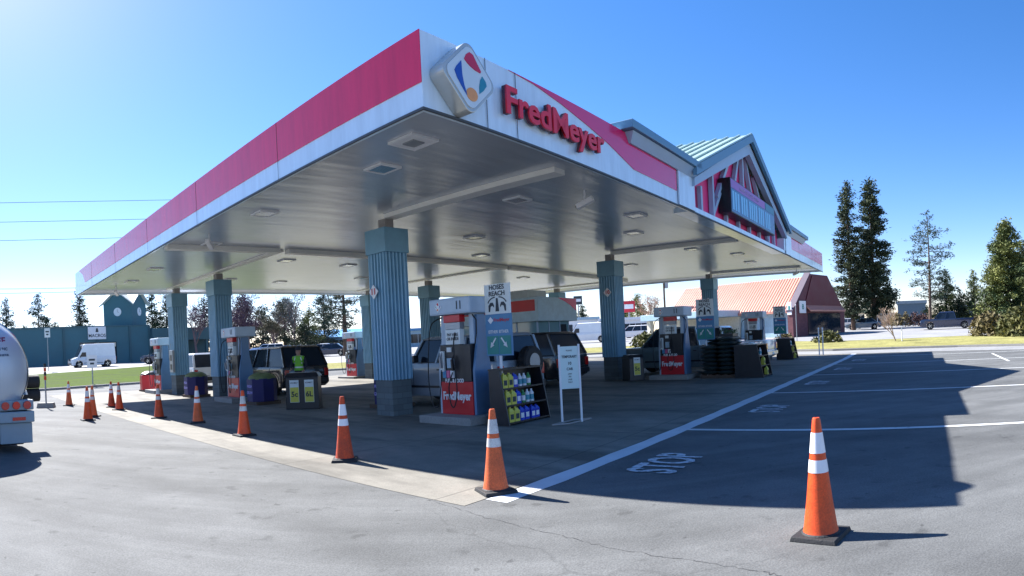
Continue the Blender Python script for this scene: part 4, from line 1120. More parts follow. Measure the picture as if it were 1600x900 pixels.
# ------------------------------------------------------------------ vehicles (local +y is forward)
def wheel(parent, x, y, r, w=.22, rimm=None):
    mb = MB(); s = 1 if x > 0 else -1
    mb.lathe([(r*.62,-w/2),(r*.92,-w/2),(r,-w/2+.03),(r,w/2-.03),(r*.92,w/2),(r*.62,w/2)], c=(x,y,r), n=22, axis='x')
    ob = mb.build('wheel', rubber, parent, smooth=True)
    mb = MB(); mb.lathe([(r*.62,-w/2+.03),(r*.60,w/2-.02)], c=(x,y,r), n=22, axis='x'); 
    for k in range(5):
        a = 2*PI*k/5; mb.bar((x+s*(w/2-.01),y+r*.1*math.cos(a),r+r*.1*math.sin(a)), (x+s*(w/2-.01),y+r*.6*math.cos(a),r+r*.6*math.sin(a)), .05, .07, upv=(1,0,0))
    mb.build('rim', rimm or chrome, ob)
    return ob
def vehicle(kind, name, label, cat, paint, loc, rz, L=4.7, Wd=1.9, H=1.75, group=None, spare=False, lod=0):
    root = thing(name, label, cat, loc, rz, group)
    h = Wd/2
    r = .38 if kind in ('suv','pickup','van','jeep') else .32
    ya, yb = -L/2+L*.19, L/2-L*.18
    belt = {'suv':1.08,'jeep':1.15,'pickup':1.10,'van':1.15,'sedan':.90}[kind]
    hood = {'suv':1.02,'jeep':1.08,'pickup':1.08,'van':1.15,'sedan':.82}[kind]
    def arch(yc):
        return [(yc-math.cos(t)*(r+.07), r+math.sin(t)*(r+.07)) for t in [PI*i/10 for i in range(11)]]
    z0 = .28 if kind != 'sedan' else .2
    bot = [(-L/2+.04, z0+.1), (-L/2+.25, z0)]
    for yc in (ya, yb):
        bot += [(yc-r-.07, z0)]+[p for p in arch(yc) if p[1] > z0]+[(yc+r+.07, z0)]
    bot += [(L/2-.2, z0), (L/2-.02, z0+.12)]
    if kind == 'van': top = [(L/2, .75), (L/2-.1, .95), (L/2-.75, 1.22), (-L/2+.02, 1.22), (-L/2, .6)]
    elif kind == 'pickup': top = [(L/2, .7), (L/2-.05, .95), (L/2-.25, hood), (L/2-1.5, belt), (-L/2+.02, belt+.02), (-L/2, .6)]
    elif kind == 'sedan': top = [(L/2, .5), (L/2-.08, .66), (L/2-.9, hood), (-L/2+.8, belt+.03), (-L/2+.1, belt), (-L/2, .6)]
    else: top = [(L/2, .65), (L/2-.05, .88), (L/2-.25, hood-.03), (L/2-1.25, belt), (-L/2+.04, belt), (-L/2, .6)]
    mb = MB(); mb.prism(bot+top, -h, h, 'x'); body = mb.build('body', paint, root, bevel=.045, smooth=True)
    # greenhouse: rectangles (y) bottom/top
    gb, gt = {'suv':((-L/2+.06, L/2-1.25),(-L/2+.42, L/2-1.95)), 'jeep':((-L/2+.06, L/2-1.45),(-L/2+.22, L/2-1.85)),
              'pickup':((-L/2+2.0, L/2-1.45),(-L/2+2.2, L/2-2.1)), 'van':((-L/2+.03, L/2-.78),(-L/2+.1, L/2-1.55)), 'sedan':((-L/2+.55, L/2-1.2),(-L/2+1.25, L/2-2.0))}[kind]
    zt = H-.07; ti = .16 if kind != 'van' else .1
    zb = belt-.02 if kind != 'van' else 1.2
    mb = MB(); mb.frus((-h+.05,h-.05,gb[0],gb[1]), (-h+ti,h-ti,gt[0],gt[1]), zb, zt)
    cab = mb.build('windows' if kind != 'van' else 'upper_body', glassd if kind != 'van' else paint, root, bevel=.03)
    mb = MB(); mb.frus((-h+ti-.03,h-ti+.03,gt[0]-.05,gt[1]+.05), (-h+ti+.08,h-ti-.08,gt[0]+.06,gt[1]-.12), zt-.015, H)
    mb.build('roof', paint, root, bevel=.02, smooth=True)
    # pillars
    mb = MB()
    ys = [0, 1]+([.36,.68] if kind in ('suv','jeep') else [.5] if kind in ('sedan','pickup') else [])
    if kind != 'van':
        for s in (-1,1):
            for t in ys:
                yb_ = gb[0]+(gb[1]-gb[0])*t; yt_ = gt[0]+(gt[1]-gt[0])*t
                mb.bar((s*(h-.045), yb_, zb), (s*(h-ti+.005), yt_, zt), .06 if t in (0,1) else .05, .09, upv=(1,0,0))
        mb.build_each('pillar', paint, root)
    else:
        mb2 = MB(); 
        w0 = MB(); w0.add([(-h+.12,gb[1]+.004,zb+.05),(h-.12,gb[1]+.004,zb+.05),(h-.2,gt[1]+.16,zt-.12),(-h+.2,gt[1]+.16,zt-.12)], [(0,1,2,3)])
        w0.add([(-h+.12,gb[1]+.02,zb+.05),(h-.12,gb[1]+.02,zb+.05),(h-.2,gt[1]+.18,zt-.12),(-h+.2,gt[1]+.18,zt-.12)], [(0,1,2,3)])
        w0.build('windshield', glassd, root, fix=False)
        for s in (-1,1):
            MB().prism([(gb[1]-1.0,zb+.05),(gb[1]-.25,zb+.05),(gb[1]-.55,zb+.55),(gb[1]-1.0,zb+.55)], s*(h-.07), s*(h-.03), 'x').build('side_window', glassd, root)
            MB().box(s*.12 if s>0 else -.75, .75 if s>0 else -.12, -L/2-.01+.03, -L/2+.045, 1.35, 1.85).build('rear_window', glassd, root)
    if lod == 0:
        fy = {'suv':(gb[1]-.1, gb[1]-1.15, gb[0]+1.05),'jeep':(gb[1]-.1, gb[1]-1.2),'pickup':(gb[1]-.05, gb[1]-1.1, gb[0]+.05),'van':(gb[1]-.1, gb[1]-1.1),'sedan':(gb[1]-.1, gb[1]-1.15, gb[0]+1.0)}[kind]
        for s in (-1,1):
            for y in fy: MB().box(s*h-.004, s*h+.004, y-.008, y+.008, z0+.2, belt-.05).build('door_seam', seam, root)
            for y in fy[1:]: MB().box(s*h-.01, s*h+.022, y+.06, y+.20, belt-.2, belt-.165).build('door_handle', dark, root, bevel=.004)
            MB().box(s*h-.004, s*h+.012, ya+r+.15, yb-r-.15, z0+.22, z0+.28).build('side_moulding', dark, root)
        MB().box(-h+.25, h-.25, -L/2-.004, -L/2+.02, belt-.42, belt-.405).build('tailgate_seam', seam, root)
    for x in (-h+.12, h-.12):
        for y in (ya, yb): wheel(root, x, y, r)
    for s in (-1,1):
        zl = belt-.28 if kind != 'van' else 1.0
        MB().box(s*h-.2 if s>0 else -h+.02, h-.02 if s>0 else -h+.2, -L/2-.015, -L/2+.05, zl-.12, zl+.16).build('tail_light', tail_red, root, bevel=.01)
        MB().box(h-.42 if s>0 else -h+.08, h-.08 if s>0 else -h+.42, L/2-.1, L/2+.012, hood-.34, hood-.17).build('headlight', head_l, root, bevel=.015)
        MB().box(s*(h+.10)-.09, s*(h+.10)+.09, gb[1]-.35, gb[1]-.27, belt+.02, belt+.2).build('side_mirror', dark if kind != 'sedan' else paint, root, bevel=.02)
    MB().box(-h+.04,h-.04,-L/2-.06,-L/2+.05,.42,.6).build('bumper', dark if kind != 'pickup' else chrome, root, bevel=.02)
    MB().box(-h+.04,h-.04,L/2-.05,L/2+.06,.36,.56).build('bumper', dark, root, bevel=.02)
    MB().box(-.16,.16,-L/2-.068,-L/2-.061,.62 if kind=='suv' else .44,.72 if kind=='suv' else .55).build('number_plate', paper, root)
    MB().box(-.5,.5,L/2-.04,L/2+.02,hood-.36,hood-.14).build('grille', dark, root)
    if kind == 'pickup': # bed opening
        MB().box(-h+.12,h-.12,-L/2+.08,-L/2+1.9,belt+.003,belt+.012).build('bed', dark, root)
    if spare:
        sp_ = MB(); sp_.lathe([(.12,-.02),(.36,-.02),(.39,.02),(.39,.20),(.36,.24),(.1,.24)], c=(.12,-L/2-.28,1.08), n=24, axis='y')
        sp_.build('spare_tyre', rubber, root, smooth=True)
        MB().lathe([(.17,-.03),(.21,-.03),(.21,-.02)], c=(.12,-L/2-.285,1.08), n=24, axis='y').build('spare_rim', grey, root)
    return root
def vp(name_rgb, c, rough=.25, metal=.0): return pm(name_rgb, c, rough, metal, .05, 1.5, coat=.8)
black_car = vp('black_car_paint', (.012,.013,.018)); white_car = vp('white_car_paint', (.7,.72,.74)); blue_car = vp('slate_blue_car_paint', (.10,.16,.22)); silver_car = vp('silver_car_paint', (.42,.44,.46), .3, .4)
red_car = vp('red_car_paint', (.35,.02,.02)); navy = vp('navy_car_paint', (.02,.03,.07)); pgrey = vp('pale_grey_green_paint', (.15,.21,.23))
vehicle('suv', 'parked_suv', 'black SUV stopped behind the attendant and the poster bin', 'SUV', black_car, UV(6.9, 16.4, ZC), PHI, 5.0, 1.95, 1.85)
vehicle('jeep', 'parked_suv', 'white SUV with a spare tyre on its back beside pump 11', 'SUV', pm('white_suv_paint', (.24,.28,.32), .3, 0, .05, 1.5, coat=.6), UV(6.6, 6.0, ZC), PHI, 4.5, 1.85, 1.82, spare=True)
vehicle('suv', 'parked_suv', 'dark SUV stopped behind the notice sign, near the kiosk', 'SUV', black_car, UV(12.0, 8.2, ZC), PHI, 4.9, 1.95, 1.85)
vehicle('pickup', 'parked_pickup', 'pale grey pickup behind the middle pump and the dark bags', 'pickup truck', pgrey, UV(17.4, 3.9, ZC), PHI, 5.9, 1.95, 1.85)
vehicle('pickup', 'parked_pickup', 'white pickup with upright tailgate at the farthest pump', 'pickup truck', white_car, UV(22.2, 4.4, ZC), PHI, 5.6, 1.95, 1.85)
vehicle('suv', 'parked_suv', 'white SUV with blue rear glass seen between the two far front columns', 'SUV', white_car, UV(6.7, 24.6, ZC), PHI, 4.7, 1.9, 1.78)

# ------------------------------------------------------------------ attendant
def person(loc, rz):
    root = thing('person', 'person in a lime hi-vis vest and dark cap standing behind the black SUV', 'person', loc, rz)
    V = {}; E = []; vs = []; rs = []
    def a(n, p, r, fr=None):
        V[n] = len(vs); vs.append(p); rs.append(r)
        if fr: E.append((V[fr], V[n]))
    a('pel',(0,0,.95),(.15,.10)); a('wa',(0,0,1.10),(.135,.095),'pel'); a('ch',(0,.01,1.32),(.165,.105),'wa'); a('nk',(0,0,1.47),(.06,.06),'ch'); a('hd0',(0,-.01,1.54),(.062,.07),'nk')
    a('hd1',(0,-.02,1.62),(.078,.092),'hd0'); a('hd2',(0,-.01,1.72),(.066,.08),'hd1')
    a('nose',(0,-.105,1.60),(.014,.014),'hd1')
    for s, n in ((-1,'l'),(1,'r')):
        a(n+'ear',(s*.088,0,1.61),(.016,.022),'hd1')
        a(n+'hip',(s*.09,0,.88),(.10,.10),'pel'); a(n+'kn',(s*.11,-.02,.50),(.068,.068),n+'hip'); a(n+'an',(s*.12,.02,.10),(.045,.05),n+'kn'); a(n+'to',(s*.13,-.14,.045),(.045,.04),n+'an')
        a(n+'sh',(s*.19,.01,1.41),(.062,.062),'ch'); a(n+'el',(s*.27,-.02,1.14),(.046,.046),n+'sh')
        hx = (s*.20,-.24,1.02) if s < 0 else (s*.24,-.20,.98)
        a(n+'wr',hx,(.028,.03),n+'el'); pm_ = Vector(hx)+Vector((0,-.07,-.01)); a(n+'pa',tuple(pm_),(.036,.022),n+'wr')
        for k in range(4):
            l = (.055,.066,.06,.045)[k]; b = pm_+Vector(((k-1.5)*.02,-.03,0))
            a(f'{n}f{k}',tuple(b+Vector((0,-.018,-.004))),(.009,.009),n+'pa'); a(f'{n}g{k}',tuple(b+Vector((0,-l,-.02))),(.008,.008),f'{n}f{k}'); a(f'{n}h{k}',tuple(b+Vector((0,-l-.01,-.045))),(.007,.007),f'{n}g{k}')
        a(n+'t',tuple(pm_+Vector((-s*.035,.0,.0))),(.011,.011),n+'pa'); a(n+'t2',tuple(pm_+Vector((-s*.055,-.03,-.01))),(.009,.009),n+'t')
    me = bpy.data.meshes.new('person_body'); me.from_pydata(vs, E, [])
    ob = bpy.data.objects.new('body', me); COL.objects.link(ob)
    md = ob.modifiers.new('skin', 'SKIN'); md.use_smooth_shade = True
    for i, sv in enumerate(me.skin_vertices[0].data): sv.radius = rs[i]; sv.use_root = (i == 0)
    sb_ = ob.modifiers.new('sub', 'SUBSURF'); sb_.levels = 2; sb_.render_levels = 2
    dg = bpy.context.evaluated_depsgraph_get(); dg.update()
    m2 = bpy.data.meshes.new_from_object(ob.evaluated_get(dg)); bpy.data.objects.remove(ob)
    skin = pm('skin_tone', (.45,.26,.19), .6); cl = pm('dark_work_clothes', (.02,.025,.04), .8, 0, .2, 5); boot = pm('dark_boots', (.015,.014,.013), .7)
    m2.materials.clear()
    for m in (skin, cl, boot): m2.materials.append(m)
    for p_ in m2.polygons:
        c = p_.center
        p_.use_smooth = True
        p_.material_index = 2 if c.z < .12 else (0 if (c.z > 1.47 or (c.y < -.22 and c.z > .8)) else 1)
    ob = bpy.data.objects.new('body', m2); COL.objects.link(ob); ob.parent = root
    # vest: torso faces pushed outwards
    bm = bmesh.new(); bm.from_mesh(m2)
    bm.normal_update()
    kill = [f for f in bm.faces if not (.98 < f.calc_center_median().z < 1.47 and abs(f.calc_center_median().x) < .20 and f.calc_center_median().y > -.17)]
    bmesh.ops.delete(bm, geom=kill, context='FACES')
    for v_ in bm.verts: v_.co += v_.normal*.018
    mv = bpy.data.meshes.new('vest'); bm.to_mesh(mv); bm.free(); mv.materials.clear()
    mv.materials.append(pm('lime_vest_fabric', (.20,.55,.03), .6, 0, .1, 6)); mv.materials.append(reflect)
    for p_ in mv.polygons: p_.material_index = 1 if (1.05 < p_.center.z < 1.10 or .10 < abs(p_.center.x) < .13 and p_.center.z > 1.2) else 0
    vo_ = bpy.data.objects.new('vest', mv); COL.objects.link(vo_); vo_.parent = root
    mb = MB(); mb.lathe([(.098,1.665),(.100,1.72),(.085,1.775),(.045,1.80),(.005,1.805)], c=(0,-.012,0), n=18, sy=1.1); mb.prism([(-.07,-.10),(.07,-.10),(.055,-.19),(-.055,-.19)], 1.665, 1.68, 'z')
    mb.build('cap', cl, root, smooth=True)
    mb = MB()
    for s in (-1,1): mb.lathe([(.001,-.004),(.011,0),(.001,.004)], c=(s*.032,-.100,1.635), n=8, axis='y')
    mb.build_each('eye', textd, root)
    return root
pp = UV(5.6, 12.35, ZC)
person(pp, face_cam(pp)-.3)

# ------------------------------------------------------------------ tank truck
tx_, ty_ = at(-52, 11.3)[:2]
tr = thing('tank_truck', 'silver fuel tank truck seen from behind, cut by the edge beside the cones', 'tank truck', (tx_, ty_, 0.07), math.atan2(-tx_, ty_)+R(8))
tank_m = pm('polished_tank', (.50,.57,.64), .38, .3, .06, .8)
mb = MB(); prof = [(.02,-.42),(.35,-.40),(.65,-.32),(.86,-.20),(.97,-.08),(1.0,.03),(1.0,6.5),(.9,6.7),(.5,6.85)]
mb.lathe([(a*1.13,b) for a,b in prof], c=(0,.0,1.42), n=48, axis='y', sx=1.0, sy=.93)
tk = mb.build('tank', tank_m, tr, smooth=True)
mb = MB(); mb.lathe([(1.145,.03),(1.165,.05),(1.165,.09),(1.145,.11)], c=(0,0,1.42), n=48, axis='y', sy=.93, cap=False); mb.build('tank_ring', chrome, tk, smooth=True)
# lettering on the rear head
def hd(s, size, x, z, m):
    r = math.hypot(x, (z-1.42)/.93)/1.13
    y = -.42+.38*r**2.6-.02
    return text(s, size, m, tk, (x, y, z), (R(84), 0, R(18)), depth=.006, bold=.004)
hd('DGE', .17, .52, 1.98, pm('maroon_print', (.2,.02,.10), .5)); hd('FUELS INC', .07, .55, 1.83, pm('grey_print', (.1,.14,.2), .5)); hd('OIL 24 HOUR', .05, .58, 1.72, pm('grey_print', (.1,.14,.2), .5))
whp = pm('pale_truck_paint', (.22,.30,.36), .35, 0, .06, 3)
MB().box(-1.15,1.15,-.30,.05,.72,.90).build('light_bar', whp, tr, bevel=.02)
MB().box(-1.15,1.15,-.34,-.05,.50,.70).build('rear_bumper', whp, tr, bevel=.02)
MB().box(-1.0,1.0,.1,6.5,.48,.60).build('chassis', dark, tr)
for x in (-1.0,-.8,-.6,.62,.82,1.02):
    MB().lathe([(.07,-.02),(.075,.0),(.06,.03)], c=(x,-.33,.81), n=16, axis='y').build('tail_light', tail_red, tr)
for s in (-1,1): MB().box(s*.82-.30,s*.82+.30,-.26,-.20,.12,.49).build('mud_flap', whp, tr, bevel=.015)
MB().box(.74,.98,-.352,-.341,.54,.6).build('marker_strip', tail_red, tr); MB().box(-.3,.3,-.352,-.341,.54,.6).build('number_plate', paper, tr)
for y in (.55, 1.75):
    for s in (-1,1): wheel(tr, s*.88, y, .5, .5)
for s in (-1,1):
    MB().prism([(0,.98),(.1,1.06),(1.0,1.12),(2.2,1.06),(2.3,.98),(1.0,1.06)], s*1.12-.26 if s>0 else -1.12, 1.12 if s>0 else -1.12+.26, 'x').build('fender', whp, tr)
# hose reels at the side
for z in (.98, 1.24): 
    mb = MB(); mb.lathe([(.1,-.22),(.13,-.22),(.13,.22),(.1,.22)], c=(1.24,.5,z-.04), n=14, axis='x'); mb.build('hose_roll', rubber, tr, smooth=True)
MB().box(-1.2,1.2,7.2,9.0,.6,2.9).build('cab', white_car, tr, bevel=.08); MB().box(-1.1,1.1,9.0,9.02,1.7,2.6).build('windshield', glassd, tr)
for s in (-1,1): wheel(tr, s*.95, 8.1, .5, .35)

# ------------------------------------------------------------------ background: teal shop with clock tower
def along(p0, p1): 
    return math.atan2(p1[1]-p0[1], p1[0]-p0[0])
tealw = pm('teal_shop_wall', (.055,.15,.18), .7, 0, .1, .6, bump=.1); teald = pm('dark_teal_wall', (.05,.12,.14), .7, 0, .1, .6)
a = at(-150, 84); b = at(335, 93)
ln = math.hypot(b[0]-a[0], b[1]-a[1])
shop = thing('teal_store', 'long flat roofed teal store with a twin gabled clock tower across the street', 'store', (a[0],a[1],1.1), along(a,b))
def sx_(px):   # local x along the front for a picture column
    t = (px+150)/485; return t*ln
MB().box(0, sx_(225), 0, 14, 0, 5.3).build('wall', tealw, shop)
MB().box(sx_(225)+.01, ln, 3, 14, 0, 4.9).build('wall', teald, shop)
MB().box(sx_(225)+.01, ln, -1.0, 2.99, 3.1, 4.9).build('arcade_canopy', teald, shop)
for i in range(3):
    x = sx_(245)+i*3.4; MB().box(x-.2, x+.2, -.8, -.4, 0, 3.1).build('arcade_post', teald, shop)
mb = MB()
for px in (88, 140, 192, 224): mb.box(sx_(px)-.14, sx_(px)+.14, -.16, -.002, 0, 5.3)
mb.box(-.1, sx_(225), -.12, -.003, 5.302, 5.5); mb.build_each('pilaster', teald, shop)
MB().box(sx_(112), sx_(170), -.02, -.012, .1, 3.2).build('doorway', glassd, shop)
MB().box(sx_(134), sx_(166), -.9, -.021, 2.5, 3.05).build('awning', pm('cream_awning',(.7,.62,.45),.7), shop)
sgn = MB().box(sx_(125), sx_(153), -.3, -.1, 3.6, 5.35).build('shop_sign', white, shop)
text('MACROS', .62, textd, sgn, ((sx_(125)+sx_(153))/2, -.31, 4.1), FRONT_V, bold=.01, depth=.02)
MB().prism([(sx_(139)-.22,4.6),(sx_(139)+.22,4.6),(sx_(139)+.1,5.15),(sx_(139)-.1,5.15)], -.33, -.301,'y').build('sign_emblem', textd, sgn)
# tower turned 45 degrees so that two gabled faces show
tw = MB(); hw = 2.35
tw.box(-hw,hw,-hw,hw,0,8.9)
tower = tw.build('clock_tower', tealw, shop, (sx_(200), 4.2, 0), rz=R(45))
roofp = pm('tower_roof', (.55,.57,.55), .5)
mb = MB()
for k in range(4):
    c, s_ = math.cos(k*PI/2), math.sin(k*PI/2)
    def rt(x, y, z): return (x*c-y*s_, x*s_+y*c, z)
    mb.add([rt(-hw,-hw-.0,8.9),rt(hw,-hw,8.9),rt(0,-hw,10.6),rt(0,0,10.6)], [(0,1,2),(0,2,3),(1,3,2)])
mb.build('tower_gables', tealw, tower, fix=False)
mb = MB(); o_v = .5
for k in range(4):
    c, s_ = math.cos(k*PI/2), math.sin(k*PI/2)
    def rt(x, y, z): return (x*c-y*s_, x*s_+y*c, z)
    for sd in (-1, 1):
        p1, p2, p3, p4 = rt(sd*(hw+o_v),-hw-o_v,8.62), rt(0,-hw-o_v,10.85), rt(0,0,10.85), rt(sd*(hw+o_v), -hw-o_v+.02, 8.62)
        q = [p1,p2,p3]; lo = [(x,y,z-.16) for x,y,z in q]
        mb.add(q+lo, [(0,1,2),(5,4,3),(0,3,4,1),(1,4,5,2),(2,5,3,0)])
mb.build('tower_roof', roofp, tower, fix=True)
for k in (0, 3):
    c, s_ = math.cos(k*PI/2), math.sin(k*PI/2)
    ob = MB().lathe([(.62,-.06),(.62,0)], c=(0,-hw,0), n=24, axis='y').build('clock', white, tower, (0,0,7.6)); ob.rotation_euler = (0,0,k*PI/2)
    MB().bar((0,-hw-.07,0),(0,-hw-.07,.42),.05,.02).bar((0,-hw-.07,0),(.28,-hw-.07,-.12),.05,.02).build('clock_hands', textd, ob)

p = at(143, 72); vehicle('van', 'parked_van', 'white high roofed van parked before the teal store', 'van', white_car, (p[0],p[1],G(70)+.06), along(a,b)+R(88), 5.3, 2.1, 2.7)
# signs on the lawn edge
def post_sign(px, d, h, w, hh, label, mat=white, pole=grey, cat='sign', two=False):
    p = at(px, d, .15); root = thing('street_sign', label, cat, p, face_cam(p))
    MB().tube([(0,0,0),(0,0,h)], .04, 8).build('post', pole, root)
    MB().box(-w/2,w/2,-.06,-.041,h-hh,h).build('plate', mat, root)
    mb = MB()
    mb.box(-w*.3,w*.3,-.066,-.0605,h-hh*.45,h-hh*.30); mb.box(-w*.2,w*.2,-.066,-.0605,h-hh*.75,h-hh*.6); mb.build('print', textd, root)
    return root
post_sign(143, 36.8, 1.75, .6, .75, 'small pale sign on a thin post at the lawn kerb')
post_sign(75, 60, 4.2, .55, .9, 'tall thin sign post on the sidewalk before the teal store')
# ------------------------------------------------------------------ bank
c0_ = at(1236, 60); s1 = at(1040, 70)
bl = math.hypot(s1[0]-c0_[0], s1[1]-c0_[1]); ang = math.atan2(c0_[1]-s1[1], c0_[0]-s1[0])
# local: x from far left (0) to the brick end (bl); y backwards
bank = thing('brick_bank', 'brick bank with a long orange red ribbed roof and drive through porch', 'bank', (s1[0],s1[1],G(60)-.1), ang)
bd_ = 11.0
orr = pm('orange_red_metal_roof', (.56,.24,.17), .45, 0, .08, .7); drr = pm('dark_red_metal_roof', (.11,.006,.014), .5, 0, .08, .7)
palew = pm('pale_blue_wall', (.34,.48,.56), .6); creamw = pm('cream_stucco', (.66,.60,.48), .7)
MB().box(0, bl-.25, .6, bd_-.6, 0, 2.7).build('wall', palew, bank)
mb = MB(); mb.prism([(0,2.55),(0,2.75),(3.7,6.2),(7.3,6.2),(bd_,2.75),(bd_,2.55)], .2, bl-.25, 'x', 0)
k = 0; x = .3
while x < bl-.3:
    mb.bar((x,-.02,2.78),(x,3.68,6.24),.04,.07,0,upv=(1,0,0)); x += .33
mb.build('roof', orr, bank)
# brick end wall, a thick parapet following the roof outline
prof_ = [(-.1,0),(-.15,2.7),(3.6,6.5),(7.4,6.5),(bd_+.2,2.7),(bd_+.1,0)]
MB().prism(prof_, bl-.24, bl+.35, 'x').build('brick_end_wall', BRICK, bank)
MB().prism([(-.25,2.65),(3.55,6.52),(3.55,6.66),(-.25,2.8)], bl-.3, bl+.45,'x').build('coping', pm('dark_coping',(.05,.03,.06),.6), bank)
MB().prism([(2.2,3.3),(3.9,6.3),(7.3,6.3),(10.3,3.3)], bl+.36, bl+.45, 'x').build('end_roof_panel', drr, bank)
MB().box(bl+.36, bl+1.2, 2.6, 10.2, 0, .06).build('step', concp, bank)
MB().box(bl+.36, bl+.40, 2.8, 10.0, .061, 2.5).build('entrance_glazing', glassd, bank)
mb = MB(); mb.add([(bl+.36,2.4,3.35),(bl+.36,10.3,3.35),(bl+.95,10.3,2.8),(bl+.95,2.4,2.8),(bl+.36,2.4,3.2),(bl+.36,10.3,3.2),(bl+.95,10.3,2.65),(bl+.95,2.4,2.65)], [(0,1,2,3),(7,6,5,4),(0,4,5,1),(1,5,6,2),(2,6,7,3),(3,7,4,0)])
mb.build('entrance_awning', orr, bank)
sg_ = MB().box(bl-1.0+1.45, bl+.55, 1.0, 2.2, 2.5, 3.7).build('wall_sign', white, bank)
sf = MB().box(bl-.2, bl+.3, -.22, -.16, 2.35, 3.6)
o = sf.build('wall_sign', white, bank); MB().box(bl-.05, bl+.15, -.23, -.221, 2.7, 3.2).build('sign_emblem', greenb, o)
text('B', .7, greenb, sg_, (bl+.56, 1.6, 3.1), (R(90),0,R(90)), bold=.02)
# porch with cream canopy and teller lanes
px0, px1 = bl*.02, bl*.62
MB().box(px0, px1, -4.2, .58, 2.5, 3.15).build('porch_canopy', palew, bank, bevel=.05)
MB().box(px0+.1, px1-.1, .3, .59, 0, 2.49).build('porch_wall', creamw, bank)
for x in (px0+.6, px1-.9): MB().box(x-.25, x+.25, -3.6, -3.1, 0, 2.5).build('porch_pillar', creamw, bank)
for i, x in enumerate((px0+2.5, px0+5.2)):
    t_ = MB().box(x-.5,x+.5,-1.9,-1.2,.1,1.7).build('teller_machine', white, bank, bevel=.05)
    MB().box(x-.35,x+.35,-1.92,-1.901,.95,1.4).build('screen', dark, t_)
MB().box(px1+.6, px1+1.8, .56, .595, 1.0, 2.1).build('window', glassd, bank)

# ------------------------------------------------------------------ foliage
def conifer(name, h, base, prof, seed, needle, nb, clump, leaf, trunk_r, droop=.25, label='', cat='tree', loc=(0,0,0), sprays=7, bend=0.0):
    rg = random.Random(seed)
    root = thing(name, label, cat, loc, rg.uniform(0, 6))
    def tp(z): return Vector((bend*h*math.sin(z/h*2.2), bend*.5*h*math.sin(z/h*3.1), z))
    mb = MB(); mb.tube([tp(h*i/10) for i in range(11)], [trunk_r*(1-.93*(i/10)) for i in range(11)], 9)
    mc = MB()
    for i in range(nb):
        t = (i+rg.random())/nb; z = base+(h-base)*t
        rad = prof(t)*(.65+.5*rg.random()); a = rg.uniform(0, 2*PI)
        c = tp(z); d = Vector((math.cos(a), math.sin(a), rg.uniform(-.05,.30)-droop*(1-t)))
        tip = c+d*rad
        if rad > .4: mb.tube([c, c+d*rad*.5+Vector((0,0,.04*rad)), tip], [max(.012,trunk_r*.22*(1-t*.6)), max(.008,trunk_r*.12*(1-t*.6)), .004], 4)
        n = max(2, int(clump*rad/ max(prof(.2), .1)))
        for k in range(n):
            f = rg.uniform(.25 if rad > 1 else .05, 1.05)
            cc = c+d*rad*f+Vector((rg.gauss(0,.10),rg.gauss(0,.10),rg.gauss(0,.06)))*(.6+rad*.45)
            cs = leaf*rg.uniform(.8,1.6)
            for q in range(sprays):
                o = cc+Vector((rg.gauss(0,1),rg.gauss(0,1),rg.gauss(0,.7)))*cs*.7
                u_ = Vector((rg.gauss(0,1)+d.x,rg.gauss(0,1)+d.y,rg.gauss(0,.6)+.2)).normalized()*cs*rg.uniform(.5,1.1)
                w_ = u_.cross(Vector((rg.gauss(0,1),rg.gauss(0,1),rg.gauss(0,1)))).normalized()*cs*.24
                mc.v += [tuple(o-w_), tuple(o+w_), tuple(o+u_)]; l = len(mc.v); mc.f.append([l-3,l-2,l-1]); mc.m.append(0)
    mb.build('trunk', bark, root, smooth=True); mc.build('crown', needle, root, fix=False)
    return root
fir_n = leaf_mat('dark_fir_needles', (.018,.032,.022), (.07,.09,.04), .6)
pine_n = leaf_mat('blue_green_pine_needles', (.03,.055,.045), (.07,.095,.06), .8)
oliv_n = leaf_mat('olive_pine_needles', (.04,.07,.03), (.20,.21,.06), .5)
bush_n = leaf_mat('olive_shrub_leaves', (.05,.06,.02), (.16,.15,.05), 1.5)
rust_n = leaf_mat('rusty_shrub_leaves', (.09,.07,.035), (.19,.16,.07), 1.5)
def fp(R0, p=.8, q=.25):
    return lambda t: R0*max(.03, (1-t)**p)*min(1, .45+t*4)*(1 if t > .02 else .6)
T_ = lambda px, d: at(px, d, 0)
conifer('fir_tree', 18.2, 1.5, fp(2.5,.55), 11, fir_n, 150, 26, .26, .30, label='tall narrow dark fir, the slimmer one of the twin pair beyond the bank', loc=T_(1334,76), bend=.012)
conifer('fir_tree', 18.8, 1.8, fp(3.3,.6), 12, fir_n, 190, 34, .28, .38, label='tall dark fir, the fuller one of the twin pair beyond the bank', loc=T_(1366,78), bend=-.008)
conifer('ponderosa_pine', 13.6, 3.0, lambda t: 2.9*(.55+.45*math.sin(PI*min(1,t*1.1)))*(1 if t < .75 else (1-t)/.25*.9+.1), 13, pine_n, 70, 13, .20, .22, label='slender open pine with a bare lower trunk behind the dark pickup', loc=T_(1454,72), droop=.1, bend=-.01)
conifer('pine_tree', 7.2, .4, fp(3.0,.8), 14, oliv_n, 90, 24, .22, .2, label='rounded green pine behind the slender open pine', loc=T_(1480,78))
conifer('pine_tree', 4.6, .3, fp(1.6,.9), 15, fir_n, 60, 18, .2, .12, label='small dark conifer between the rounded pine and the pointed one', loc=T_(1502,76))
conifer('pine_tree', 6.8, .3, fp(2.0,.85), 16, oliv_n, 80, 20, .2, .16, label='small pointed green conifer next to the big bushy pine', loc=T_(1524,76))
conifer('pine_tree', 9.2, .2, fp(3.0,.62), 17, oliv_n, 200, 42, .2, .3, label='big bushy olive pine, tallest at the edge beside the small pointed conifer', loc=T_(1577,50))
